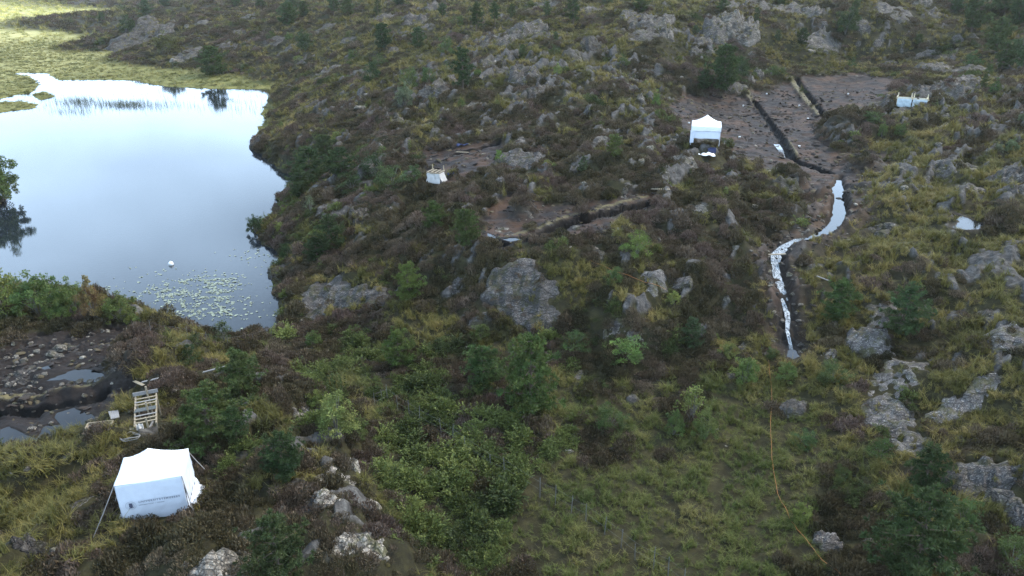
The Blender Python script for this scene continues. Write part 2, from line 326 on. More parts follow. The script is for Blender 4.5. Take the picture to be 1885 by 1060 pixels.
    for q, w, dp in trench:
        d, _ = line_d(q, x, y, 3.0); d = d + .14 * pn(x / .7, y / .7, 42)
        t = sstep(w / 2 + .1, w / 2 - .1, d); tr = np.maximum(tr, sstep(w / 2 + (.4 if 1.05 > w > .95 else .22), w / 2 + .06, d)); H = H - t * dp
    bk = bk * (1 - tr)
    # the stream bed and its bare banks
    d, p = line_d(stream, x, y, 6.0)
    lv = np.interp(p, np.arange(len(stream)), stream_z); hw = np.interp(p, np.arange(len(stream)), stream_w) / 2
    d = d + .2 * pn(x / .5, y / .5, 43) + .18 * pn(x / 1.4, y / 1.4, 48)
    sbed = sstep(hw + np.where(p > 6.5, .8, .35), hw - .05, d); ok = (d < 5)
    H = np.where(ok, H + (lv - .16 + .34 * pn(x / .34, y / .5, 44) * (p > 6.5) - H) * sbed, H)
    bank = np.where(ok, sstep(hw + 2.3 + 1.0 * (p < 7), hw + .3, d + .5 * pn(x / 1.1, y / 1.1, 45)), 0); M['bank'] = bank
    wet = sbed * ok
    for k, (q, z) in puddle.items():
        d = poly_sd(q, x, y, 4.0) + .1 * pn(x / .6, y / .6, 46)
        t = sstep(-1.1, 0, d); H = H + (z + .04 - H) * t * (d < 0); H = np.where(d >= 0, z - .02 - np.minimum(.3 * d, .3), H); wet = np.maximum(wet, sstep(-.5 if k in ('pond', 'foot') else -.15, .1, d))
    # lake bank and lake floor
    out = np.maximum(-ld, 0)
    bw = np.where(bog > .5, 6.0, 1.5)
    shore = .1 + .06 * pn(x / .9, y / .9, 47)
    H = np.where(ld < 0, shore + (np.maximum(H, .22) - shore) * sstep(0, 1, out / bw), -.06 - np.minimum(1.6, .4 * np.maximum(ld, 0)))
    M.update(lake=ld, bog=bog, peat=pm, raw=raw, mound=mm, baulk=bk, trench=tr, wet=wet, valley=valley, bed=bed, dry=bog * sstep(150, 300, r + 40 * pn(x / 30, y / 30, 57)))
    return H, M
_tf = np.radians(np.arange(-48, 48.01, .1)); _tc = np.radians(np.concatenate([np.arange(48.5, 60, 1.0), np.arange(62, 181, 3.0)])); _tc[-1] = math.pi
P1 = Polar(np.concatenate([-_tc[::-1], _tf, _tc]), np.concatenate([[.5, 3, 6, 9, 11], np.geomspace(13, 260, 940), np.geomspace(264, 1600, 90)]))
Z1, MK = terrain(P1.X, P1.Y)
def ground(x, y): return P1.sample(Z1, x, y)
def hit(px, py): return march(px, py, ground)
def mask(k, x, y): return P1.sample(MK[k], x, y)

# ------------------------------------------------------------------ materials
def mat(name):
    m = bpy.data.materials.new(name); m.use_nodes = True; t = m.node_tree; t.nodes.clear()
    o = nn(t, 'ShaderNodeOutputMaterial'); b = nn(t, 'ShaderNodeBsdfPrincipled'); t.links.new(b.outputs[0], o.inputs[0])
    return m, t, b, o
def noise(t, scale, detail=4, rough=.6, vec=None, dist=0):
    n = nn(t, 'ShaderNodeTexNoise'); n.inputs['Scale'].default_value = scale; n.inputs['Detail'].default_value = detail
    n.inputs['Roughness'].default_value = rough; n.inputs['Distortion'].default_value = dist
    if vec is not None: t.links.new(vec, n.inputs['Vector'])
    return n.outputs['Fac']
def ramp(t, fac, stops):
    n = nn(t, 'ShaderNodeValToRGB'); e = n.color_ramp.elements
    while len(e) < len(stops): e.new(.5)
    for i, (p, c) in enumerate(stops): e[i].position = p; e[i].color = (*c, 1) if len(c) == 3 else c
    t.links.new(fac, n.inputs[0]); return n.outputs[0]
def mix(t, fac, a, b, mode='MIX'):
    n = nn(t, 'ShaderNodeMix', data_type='RGBA', blend_type=mode)
    for k, v in (('Factor', fac), ('A', a), ('B', b)):
        if isinstance(v, (int, float)): n.inputs[k].default_value = v
        elif isinstance(v, tuple): n.inputs[k].default_value = (*v, 1)
        else: t.links.new(v, n.inputs[k])
    return n.outputs['Result']
def attr(t, name, typ='GEOMETRY'):
    n = nn(t, 'ShaderNodeAttribute'); n.attribute_name = name; n.attribute_type = typ; return n
def rng_(t, v, a, b, c=0, d=1):
    n = nn(t, 'ShaderNodeMapRange'); t.links.new(v, n.inputs[0])
    for i, q in zip((1, 2, 3, 4), (a, b, c, d)): n.inputs[i].default_value = q
    return n.outputs[0]
def math_(t, op, a, b):
    n = nn(t, 'ShaderNodeMath', operation=op)
    for i, v in enumerate((a, b)):
        if isinstance(v, (int, float)): n.inputs[i].default_value = v
        else: t.links.new(v, n.inputs[i])
    return n.outputs[0]
def bump(t, b, h, strength, dist):
    n = nn(t, 'ShaderNodeBump'); n.inputs['Strength'].default_value = strength; n.inputs['Distance'].default_value = dist
    t.links.new(h, n.inputs['Height']); t.links.new(n.outputs[0], b.inputs['Normal'])
def pos(t): return nn(t, 'ShaderNodeNewGeometry').outputs['Position']

# the ground under everything: turf litter, straw bog, bare wet peat
M_ground, t, b, o = mat('ground'); P = pos(t)
soil = ramp(t, noise(t, 1.3, 6, .7, P), [(.3, (.014, .012, .008)), (.5, (.028, .025, .012)), (.7, (.055, .048, .021))])
bogc = ramp(t, noise(t, .35, 7, .7, P), [(.3, (.075, .082, .026)), (.5, (.15, .145, .046)), (.7, (.24, .21, .075))])
mpp = nn(t, 'ShaderNodeMapping'); mpp.inputs['Scale'].default_value = (.7, 2.4, 1); mpp.inputs['Rotation'].default_value = (0, 0, .12); t.links.new(P, mpp.inputs[0])
peatc = ramp(t, noise(t, 1.5, 9, .76, mpp.outputs[0], .4), [(.32, (.008, .006, .005)), (.46, (.021, .0155, .0125)), (.58, (.039, .029, .024)), (.74, (.085, .069, .060))])
peatc = mix(t, math_(t, 'MULTIPLY', rng_(t, noise(t, .38, 4, .65, P), .47, .60), .6), peatc, (.012, .0095, .008))
peatr = mix(t, rng_(t, noise(t, .45, 3, .5, P), .45, .62), peatc, mix(t, .6, peatc, (.085, .045, .024)))
bogc = mix(t, attr(t, 'dry').outputs['Fac'], bogc, ramp(t, noise(t, .2, 7, .7, P), [(.3, (.22, .20, .075)), (.5, (.42, .38, .16)), (.7, (.58, .53, .26))]))  # far bog: pale straw, with its patch of sunlight painted into the colour
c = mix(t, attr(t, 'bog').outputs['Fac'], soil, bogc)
bedc = ramp(t, noise(t, 2.6, 9, .78, P, .5), [(.32, (.020, .018, .016)), (.47, (.055, .051, .047)), (.60, (.110, .103, .094)), (.74, (.22, .21, .19))])
c = mix(t, attr(t, 'bed').outputs['Fac'], c, bedc)
c = mix(t, attr(t, 'peat').outputs['Fac'], c, peatr)
c = mix(t, attr(t, 'raw').outputs['Fac'], c, mix(t, .5, peatc, (.014, .011, .0095)))
c = mix(t, attr(t, 'mound').outputs['Fac'], c, mix(t, .5, soil, peatc))
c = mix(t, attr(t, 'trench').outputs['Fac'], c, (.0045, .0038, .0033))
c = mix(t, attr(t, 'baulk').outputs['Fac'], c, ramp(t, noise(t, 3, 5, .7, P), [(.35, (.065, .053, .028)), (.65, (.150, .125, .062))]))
c = mix(t, attr(t, 'wet').outputs['Fac'], c, (.020, .0165, .014))
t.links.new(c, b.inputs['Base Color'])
t.links.new(rng_(t, math_(t, 'MAXIMUM', attr(t, 'peat').outputs['Fac'], attr(t, 'wet').outputs['Fac']), 0, 1, .95, .62), b.inputs['Roughness'])
b.inputs['Specular IOR Level'].default_value = .12
bump(t, b, noise(t, 7, 6, .7, P), .6, .08)

def water_mat(name, ior, rip, tint):
    m, t, b, o = mat(name); P = pos(t)
    b.inputs['Base Color'].default_value = (*tint, 1); b.inputs['Roughness'].default_value = .03; b.inputs['IOR'].default_value = ior
    mp = nn(t, 'ShaderNodeMapping'); mp.inputs['Scale'].default_value = (1, 2.2, 1); t.links.new(P, mp.inputs[0])
    big = rng_(t, noise(t, .05, 2, .5, P), .4, .65)
    h = math_(t, 'MULTIPLY', noise(t, 2.4, 4, .6, mp.outputs[0]), math_(t, 'ADD', big, .25))
    bump(t, b, h, rip, .02)
    return m
M_lake = water_mat('lake_water', 1.45, .15, (.012, .016, .020))
M_pool = water_mat('pool_water', 1.5, .05, (.010, .010, .010))
# running water: the same water with white foam where it breaks
M_stream, t, b, o = mat('stream_water'); P = pos(t)
mps = nn(t, 'ShaderNodeMapping'); mps.inputs['Scale'].default_value = (2.2, .8, 1); t.links.new(P, mps.inputs[0])
fm = math_(t, 'MULTIPLY', rng_(t, noise(t, 4, 7, .8, mps.outputs[0], .8), .40, .66), attr(t, 'foam').outputs['Fac'])
t.links.new(mix(t, fm, (.012, .012, .012), (.62, .66, .68)), b.inputs['Base Color'])
t.links.new(rng_(t, fm, 0, 1, .03, .6), b.inputs['Roughness']); b.inputs['IOR'].default_value = 1.5
bump(t, b, noise(t, 6, 4, .6, P), .07, .03)

def rock_mat(name, lo, mid, hi, lichen, gran):
    m, t, b, o = mat(name); P = pos(t)
    mp = nn(t, 'ShaderNodeMapping'); mp.inputs['Rotation'].default_value = (0, 0, R(-58)); mp.inputs['Scale'].default_value = (.45, 1.6, 1.6); t.links.new(P, mp.inputs[0])
    c = ramp(t, noise(t, .9, 10, .78, mp.outputs[0], .6), [(.33, lo), (.49, mid), (.66, hi)])
    sp = noise(t, 9 * gran, 5, .75, P)
    c = mix(t, rng_(t, sp, .55, .63), c, lichen)
    c = mix(t, rng_(t, noise(t, 5 * gran, 6, .8, P), .54, .64), c, (.035, .034, .036))
    vor = nn(t, 'ShaderNodeTexVoronoi', feature='DISTANCE_TO_EDGE'); vor.inputs['Scale'].default_value = .8; t.links.new(mix(t, .25, mp.outputs[0], nn(t, 'ShaderNodeTexNoise').outputs['Color']), vor.inputs['Vector'])
    crack = rng_(t, vor.outputs['Distance'], .0, .035, 1, 0)
    c = mix(t, math_(t, 'MULTIPLY', crack, .7), c, (.018, .016, .014))
    vf = nn(t, 'ShaderNodeTexVoronoi', feature='DISTANCE_TO_EDGE'); vf.inputs['Scale'].default_value = 2.6 * gran; t.links.new(mp.outputs[0], vf.inputs['Vector'])
    vc = nn(t, 'ShaderNodeTexVoronoi'); vc.inputs['Scale'].default_value = 2.6 * gran; t.links.new(mp.outputs[0], vc.inputs['Vector'])
    fine = rng_(t, vf.outputs['Distance'], 0, .09, 1, 0); c = mix(t, math_(t, 'MULTIPLY', fine, .62), c, (.022, .020, .018))
    pl = nn(t, 'ShaderNodeSeparateColor'); t.links.new(vc.outputs['Color'], pl.inputs[0])
    gk = nn(t, 'ShaderNodeCombineColor'); gv = rng_(t, pl.outputs[0], 0, 1, .72, 1.25)
    for q_ in range(3): t.links.new(gv, gk.inputs[q_])
    c = mix(t, 1.0, c, gk.outputs[0], 'MULTIPLY')
    stain = rng_(t, noise(t, .75, 6, .72, mp.outputs[0]), .50, .60)
    c = mix(t, math_(t, 'MULTIPLY', stain, .72), c, (.040, .038, .036))
    moss = rng_(t, noise(t, 1.1, 6, .75, P), .51, .60)
    c = mix(t, math_(t, 'MULTIPLY', moss, .75), c, (.055, .055, .022))
    oi = nn(t, 'ShaderNodeObjectInfo')
    c = mix(t, 1.0, mix(t, 1.0, c, (1.08, 1.0, .87), 'MULTIPLY'), oi.outputs['Color'], 'MULTIPLY')
    t.links.new(c, b.inputs['Base Color']); b.inputs['Roughness'].default_value = .88; b.inputs['Specular IOR Level'].default_value = .3
    bump(t, b, math_(t, 'ADD', math_(t, 'SUBTRACT', noise(t, 5 * gran, 7, .75, P), math_(t, 'MULTIPLY', math_(t, 'MAXIMUM', crack, fine), .6)), math_(t, 'MULTIPLY', pl.outputs[1], .7)), .85, .09)
    return m
M_rock = rock_mat('gneiss', (.032, .029, .029), (.082, .076, .076), (.165, .156, .150), (.30, .29, .265), 1.0)
M_pale = rock_mat('pale_gneiss', (.075, .070, .066), (.18, .17, .16), (.33, .315, .29), (.44, .42, .38), 1.2)
M_grav = rock_mat('speckled_gneiss', (.040, .039, .044), (.085, .083, .089), (.16, .158, .162), (.34, .335, .32), 1.7)

def leaf_mat(name, tr=.25, inst=True, rough=.7):
    m, t, b, o = mat(name)
    v = attr(t, 'v').outputs['Fac']
    base = attr(t, 'tcol', 'INSTANCER').outputs['Color'] if inst else nn(t, 'ShaderNodeObjectInfo').outputs['Color']
    k = nn(t, 'ShaderNodeCombineColor'); g = rng_(t, v, 0, 1, .55, 1.5)
    for i in range(3): t.links.new(g, k.inputs[i])
    c = mix(t, 1.0, base, k.outputs[0], 'MULTIPLY')
    if not inst:
        hs = nn(t, 'ShaderNodeHueSaturation'); t.links.new(c, hs.inputs['Color']); t.links.new(rng_(t, noise(t, .9, 3, .6, pos(t)), .3, .7, .47, .53), hs.inputs['Hue'])
        t.links.new(rng_(t, noise(t, 1.7, 3, .6, pos(t)), .3, .7, .65, 1.4), hs.inputs['Value']); c = hs.outputs[0]
    b.inputs['Roughness'].default_value = rough; b.inputs['Specular IOR Level'].default_value = .2
    t.links.new(c, b.inputs['Base Color'])
    tl = nn(t, 'ShaderNodeBsdfTranslucent'); t.links.new(c, tl.inputs[0])
    ms = nn(t, 'ShaderNodeMixShader'); ms.inputs[0].default_value = tr
    t.links.new(b.outputs[0], ms.inputs[1]); t.links.new(tl.outputs[0], ms.inputs[2]); t.links.new(ms.outputs[0], o.inputs[0])
    return m
M_tuft = leaf_mat('tuft', .2)
M_leaf = leaf_mat('leaves', .22, False)
def plain(name, col, rough=.7, var=.25, sc=12, spec=.4):
    m, t, b, o = mat(name); tcn = nn(t, 'ShaderNodeTexCoord')
    f = noise(t, sc, 6, .7, tcn.outputs['Object'])
    lo = tuple(q * (1 - var) for q in col); hi = tuple(min(q * (1 + var), .95) for q in col)
    t.links.new(ramp(t, f, [(.3, lo), (.7, hi)]), b.inputs['Base Color']); b.inputs['Roughness'].default_value = rough; b.inputs['Specular IOR Level'].default_value = spec
    bump(t, b, f, .3, .01); return m
M_bark = plain('bark', (.10, .075, .055), .9, .4, 9)
M_stem = plain('grey_stem', (.13, .12, .10), .9, .4, 9)
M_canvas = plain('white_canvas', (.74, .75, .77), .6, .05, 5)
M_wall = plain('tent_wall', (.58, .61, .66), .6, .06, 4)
M_tarp = plain('pale_tarp', (.42, .49, .52), .45, .10, 5)
M_tarpw = plain('white_tarp', (.40, .385, .36), .5, .14, 6)
M_wood = plain('fresh_timber', (.27, .22, .15), .75, .3, 14)
M_pine = plain('pale_timber', (.55, .46, .30), .75, .25, 14)
M_grey = plain('weathered_timber', (.23, .215, .20), .85, .3, 14)
M_dark = plain('dark_board', (.075, .08, .075), .7, .3, 14)
M_pole = plain('grey_post', (.11, .108, .10), .8, .25, 20)
M_wire = plain('wire', (.22, .22, .22), .5, .1, 20)
M_orange = plain('orange_cable', (.36, .14, .035), .5, .15, 3)
M_ink = plain('grey_print', (.27, .29, .33), .8, .1, 6)
M_inkd = plain('dark_print', (.07, .075, .11), .8, .1, 6)
M_blue = plain('dark_blue_plastic', (.02, .03, .09), .45, .2, 6)
M_steel = plain('tent_leg', (.55, .55, .56), .35, .1, 6)
M_white = plain('white_plastic', (.8, .8, .78), .5, .05, 6)

# ------------------------------------------------------------------ which plants grow where (read off the photograph's patches)
REG = [  # px, py, rx, ry, grass, heather, green scrub
 (780,880,200,190,-.35,-.4,1.15),(690,700,170,65,-.05,.1,.45),(1160,640,150,120,-.1,.2,.45),(600,640,140,60,-.2,.2,.7),(650,300,130,70,-.2,.3,.8),(560,430,90,120,0,.2,.5),
 (1210,940,250,150,1.2,-.7,-.3),(1400,860,120,260,.8,-.4,0),(1050,860,120,60,.3,0,.2),(1710,380,230,150,.65,-.1,-.2),(1560,500,130,110,.6,0,0),(1750,660,200,240,.40,.02,.0),
 (1600,900,150,200,.4,.05,.3),(300,960,300,110,-.1,.55,-.2),(80,890,150,90,.6,0,-.1),(480,760,110,110,0,.1,.4),(830,480,190,120,-.1,.6,.1),(1340,500,110,170,-.2,.8,.0),(1050,330,240,130,-.1,.6,-.2),(800,330,200,160,-.05,.35,-.15),
 (1200,70,650,90,.45,0,-.1),(700,100,250,90,.35,.1,.1),(200,590,200,40,0,.5,.1),(1830,90,90,60,.3,0,.5),(1340,130,120,40,-.1,.2,.8),(1700,1000,200,120,.1,.1,.6),(640,900,90,170,-.4,.9,-.1)]
def veg(x, y, z):
    px, py = project(x, y, z)
    g = np.full(x.shape, .35) + .75 * pn(x / 6.5, y / 6.5, 61) + .35 * pn(x / 2.1, y / 2.1, 62)
    h = np.full(x.shape, .45) + .75 * pn(x / 5.5, y / 5.5, 63) + .35 * pn(x / 2.0, y / 2.0, 64)
    f = np.full(x.shape, -.25) + .65 * pn(x / 5, y / 5, 65) + .35 * pn(x / 1.8, y / 1.8, 66)
    for a, b, rx, ry, dg, dh, df in REG:
        e = np.sqrt(((px - a) / rx) ** 2 + ((py - b) / ry) ** 2) + .55 * pn(x / 4.5, y / 4.5, 67) + .25 * pn(x / 1.7, y / 1.7, 70)
        w = sstep(1.35, .45, e); g = g + dg * w; h = h + dh * w; f = f + df * w
    bog = mask('bog', x, y)
    g = g + 4 * bog; mm = mask('mound', x, y); h = h + 1.0 * mm
    return g, h, f

# ------------------------------------------------------------------ the ground sheet and the waters
nt_, nr_ = Z1.shape
V = np.stack([P1.X, P1.Y, Z1], -1).reshape(-1, 3)
ii = (np.arange(nt_ - 1)[:, None] * nr_ + np.arange(nr_ - 1)[None]).ravel()
Q = np.stack([ii, ii + nr_, ii + nr_ + 1, ii + 1], 1)[:, ::-1]
me = mesh_np('ground', V, [Q], M_ground, True)
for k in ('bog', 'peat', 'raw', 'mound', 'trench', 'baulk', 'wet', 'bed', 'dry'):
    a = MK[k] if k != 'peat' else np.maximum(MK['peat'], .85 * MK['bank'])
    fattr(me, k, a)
tag(link('ground', me), kind='structure')
lo = lake.min(0) - 6; hi = lake.max(0) + 6
gx, gy = np.meshgrid(np.linspace(lo[0], hi[0], 40), np.linspace(lo[1], hi[1], 60), indexing='ij')
i2 = (np.arange(39)[:, None] * 60 + np.arange(59)[None]).ravel()
tag(link('water', mesh_np('water', np.stack([gx.ravel(), gy.ravel(), gx.ravel() * 0], 1), np.stack([i2, i2 + 60, i2 + 61, i2 + 1], 1), M_lake, True)), kind='structure')
for k, (q, z) in puddle.items():
    c = q.mean(0); qq = c + (q - c) * 1.03
    me = bpy.data.meshes.new('water'); me.from_pydata([(a, b, z) for a, b in qq], [], [tuple(range(len(qq)))][::1]); me.materials.append(M_pool)
    tag(link('puddle_water', me), kind='structure')
def ribbon(name, pts, w, z, foam, mt, sub=8):
    n = len(pts); s = np.linspace(0, n - 1, (n - 1) * sub + 1); k = np.arange(n)
    X = np.interp(s, k, pts[:, 0]); Y = np.interp(s, k, pts[:, 1]); Wd = np.interp(s, k, w); Zs = np.interp(s, k, z); Fo = np.interp(s, k, foam)
    tx = np.gradient(X); ty = np.gradient(Y); L = np.hypot(tx, ty) + 1e-9; nx, ny = -ty / L, tx / L
    vs = []; fo = []; m = 7
    for j in range(m):
        u = (j / (m - 1) - .5)
        vs.append(np.stack([X + nx * Wd * u, Y + ny * Wd * u, Zs], 1)); fo.append(Fo)
    vs = np.stack(vs, 1).reshape(-1, 3); fo = np.stack(fo, 1).ravel(); N = len(s)
    i = (np.arange(N - 1)[:, None] * m + np.arange(m - 1)[None]).ravel()
    me = mesh_np(name, vs, np.stack([i, i + 1, i + m + 1, i + m], 1), mt, True); fattr(me, 'foam', fo)
    return tag(link(name, me), kind='structure')
ribbon('stream_water', stream, stream_w * 1.25 + .1, stream_z, np.array([.0, 0, 0, 0, 0, 0, .6, .7, 1, 1, 1, 1, 1, 1, 1, .8, .3]), M_stream)
_tw = np.array([np.linalg.norm(march(a, b, macro) - CAM) * w / F for a, b, w in TRICKLE_PX])
ribbon('trickle_water', trickle, _tw, ground(trickle[:, 0], trickle[:, 1]) + .06, np.full(6, .5), M_stream)

# ------------------------------------------------------------------ plant tufts, set out as masses nobody could count
def blades(n, h, spread, w, lean, rg, seg=2, tip=.15, base=.0, droop=.25):
    """n bent ribbons growing out of a small base"""
    az = rg.uniform(0, math.tau, n); r0 = spread * np.sqrt(rg.uniform(0, 1, n)); hh = h * rg.uniform(.55, 1.1, n); ln = lean * rg.uniform(.2, 1.2, n) * hh
    ox = r0 * np.cos(az * 1.7 + 1); oy = r0 * np.sin(az * 1.7 + 1); dx, dy = np.cos(az), np.sin(az)
    vs = []; 
    for k in range(seg + 1):
        u = k / seg; q = u * u
        px = ox + dx * ln * q; py = oy + dy * ln * q; pz = base + hh * (u - droop * q)
        ww = w * (1 - (1 - tip) * u) / 2
        vs.append(np.stack([px - dy * ww, py + dx * ww, pz], 1)); vs.append(np.stack([px + dy * ww, py - dx * ww, pz], 1))
    vs = np.stack(vs, 1).reshape(-1, 3); m = 2 * (seg + 1); fs = []
    for k in range(seg):
        b = np.arange(n) * m + 2 * k; fs.append(np.stack([b, b + 1, b + 3, b + 2], 1))
    return vs, np.concatenate(fs), np.repeat(rg.uniform(0, 1, n), m)
def leaves(c, d, L, W, rg, fold=.0):
    """one pointed leaf quad at each centre c along direction d"""
    n = len(c); d = d / (np.linalg.norm(d, axis=1, keepdims=True) + 1e-9)
    s = np.cross(d, rg.normal(size=(n, 3))); s /= np.linalg.norm(s, axis=1, keepdims=True) + 1e-9
    L = np.broadcast_to(L, (n,))[:, None]; W = np.broadcast_to(W, (n,))[:, None]
    vs = np.stack([c - d * L / 2, c + s * W / 2, c + d * L / 2, c - s * W / 2], 1).reshape(-1, 3)
    b = np.arange(n) * 4
    return vs, np.stack([b, b + 1, b + 2, b + 3], 1), np.repeat(rg.uniform(0, 1, n), 4)
def join(*ps):
    o = 0; V = []; Fq = []; A = []
    for v, f, a in ps: V.append(v); Fq.append(f + o); A.append(a); o += len(v)
    return np.concatenate(V), np.concatenate(Fq), np.concatenate(A)
def vmesh(name, p, m, smooth=False):
    me = mesh_np(name, p[0], p[1], m, smooth); fattr(me, 'v', p[2]); return me
def dome(n, r, h, rg, L, W, up=.7):
    d = rg.normal(size=(n, 3)); d[:, 2] = np.abs(d[:, 2]); d /= np.linalg.norm(d, axis=1, keepdims=True)
    q = rg.uniform(.45, 1, (n, 1)) ** .6; c = d * q * np.array([r, r, h]); c[:, 2] += .02
    dd = d * (1 - up) + np.array([0, 0, up]) + rg.normal(size=(n, 3)) * .35
    return leaves(c, dd, L * rg.uniform(.6, 1.3, n), W, rg)
def spray(n, k, h, rg, L, W):
    """n arching fronds with k leaflets each"""
    cs = []; ds = []
    for i in range(n):
        az = rg.uniform(0, math.tau); ln = h * rg.uniform(.6, 1.2); el = rg.uniform(.5, 1.3); o = rg.uniform(-.12, .12, 2) * h
        u = np.linspace(.15, 1, k); x = u * ln * math.cos(el); z = u * ln * math.sin(el) - .45 * u * u * ln * .6
        side = np.where(np.arange(k) % 2, 1, -1) * (1.05 - u) * ln * .22
        cx = o[0] + x * math.cos(az) - side * math.sin(az); cy = o[1] + x * math.sin(az) + side * math.cos(az)
        cs.append(np.stack([cx, cy, np.maximum(z, .02)], 1))
        ds.append(np.stack([math.cos(az) * .6 - side * math.sin(az) * 6 / ln, math.sin(az) * .6 + side * math.cos(az) * 6 / ln, np.full(k, .15)], 1))
    return leaves(np.concatenate(cs), np.concatenate(ds), L, W, rg)
g0 = np.random.default_rng(5)
PROTO = {
 'grass': [vmesh('grass_tuft', blades(34, .42, .16, .022, .9, g0), M_tuft), vmesh('grass_tuft', blades(26, .55, .12, .022, .7, g0), M_tuft), vmesh('grass_tuft', blades(40, .30, .22, .024, 1.1, g0), M_tuft), vmesh('grass_tuft', blades(30, .48, .18, .02, 1.4, g0, 2, .1, 0, .5), M_tuft)],
 'heather': [vmesh('heather_clump', dome(150, .30, .26, g0, .12, .035), M_tuft), vmesh('heather_clump', dome(130, .26, .34, g0, .13, .034), M_tuft), vmesh('heather_clump', dome(170, .36, .22, g0, .11, .036, .5), M_tuft), vmesh('heather_clump', join(dome(110, .3, .24, g0, .12, .034), blades(16, .42, .2, .016, .6, g0, 1)), M_tuft)],
 'scrub': [vmesh('scrub_clump', spray(13, 18, .55, g0, .085, .038), M_tuft), vmesh('scrub_clump', spray(11, 20, .65, g0, .08, .038), M_tuft), vmesh('scrub_clump', dome(240, .34, .42, g0, .07, .042, .3), M_tuft), vmesh('scrub_clump', join(dome(170, .36, .30, g0, .075, .036, .2), spray(6, 16, .6, g0, .08, .036)), M_tuft)]}
def scatter(name, label, x, y, z, idx, col, scl, tilt=.2, protos=None):
    n = len(x)
    rot = np.stack([rng.normal(0, tilt, n), rng.normal(0, tilt, n), rng.uniform(0, math.tau, n)], 1)
    me = bpy.data.meshes.new(name); me.vertices.add(n); me.vertices.foreach_set('co', np.stack([x, y, z], 1).astype(np.float32).ravel())
    fattr(me, 'rot', rot, 'FLOAT_VECTOR'); fattr(me, 'scl', scl, 'FLOAT_VECTOR'); fattr(me, 'pick', idx, 'INT'); fattr(me, 'tcol', np.concatenate([col, np.ones((n, 1))], 1), 'FLOAT_COLOR')
    o = link(name, me); tag(o, label, None, None, 'stuff')
    pc = bpy.data.collections.new(name + '_kinds')
    for i, m in enumerate(protos or PROTO[name]): pc.objects.link(bpy.data.objects.new(f'{m.name.split(".")[0]}_{"abcdefgh"[i]}', m))
    g = bpy.data.node_groups.new(name, 'GeometryNodeTree')
    g.interface.new_socket('Geometry', in_out='INPUT', socket_type='NodeSocketGeometry'); g.interface.new_socket('Geometry', in_out='OUTPUT', socket_type='NodeSocketGeometry')
    gi = nn(g, 'NodeGroupInput'); go = nn(g, 'NodeGroupOutput'); ip = nn(g, 'GeometryNodeInstanceOnPoints'); ci = nn(g, 'GeometryNodeCollectionInfo')
    ci.inputs['Collection'].default_value = pc; ci.inputs['Separate Children'].default_value = True; ci.inputs['Reset Children'].default_value = True
    def na(nm, ty):
        q = nn(g, 'GeometryNodeInputNamedAttribute', data_type=ty); q.inputs['Name'].default_value = nm; return q.outputs['Attribute']
    er = nn(g, 'FunctionNodeEulerToRotation'); g.links.new(na('rot', 'FLOAT_VECTOR'), er.inputs[0])
    g.links.new(gi.outputs[0], ip.inputs['Points']); g.links.new(ci.outputs[0], ip.inputs['Instance']); ip.inputs['Pick Instance'].default_value = True
    g.links.new(na('pick', 'INT'), ip.inputs['Instance Index']); g.links.new(er.outputs[0], ip.inputs['Rotation']); g.links.new(na('scl', 'FLOAT_VECTOR'), ip.inputs['Scale'])
    g.links.new(ip.outputs[0], go.inputs[0])
    md = o.modifiers.new('growth', 'NODES'); md.node_group = g
    return o
def sample_ring(r0, r1, dens, az=47):
    a = R(az); n = int(dens * a * (r1 * r1 - r0 * r0))
    r = np.sqrt(rng.uniform(r0 * r0, r1 * r1, n)); th = rng.uniform(-a, a, n)
    return r * np.sin(th), r * np.cos(th)
ROCKF = []      # bedrock: centre, reach, surface height function, length
KEEP = []       # (x, y, radius x, radius y, yaw): ground taken up by rocks, tents and gear, where no plants grow
def palette(n, stops, u):
    s = np.array(stops); k = np.clip(u, 0, .9999) * (len(s) - 1); i = k.astype(int); f = (k - i)[:, None]
    return s[i] * (1 - f) + s[np.minimum(i + 1, len(s) - 1)] * f
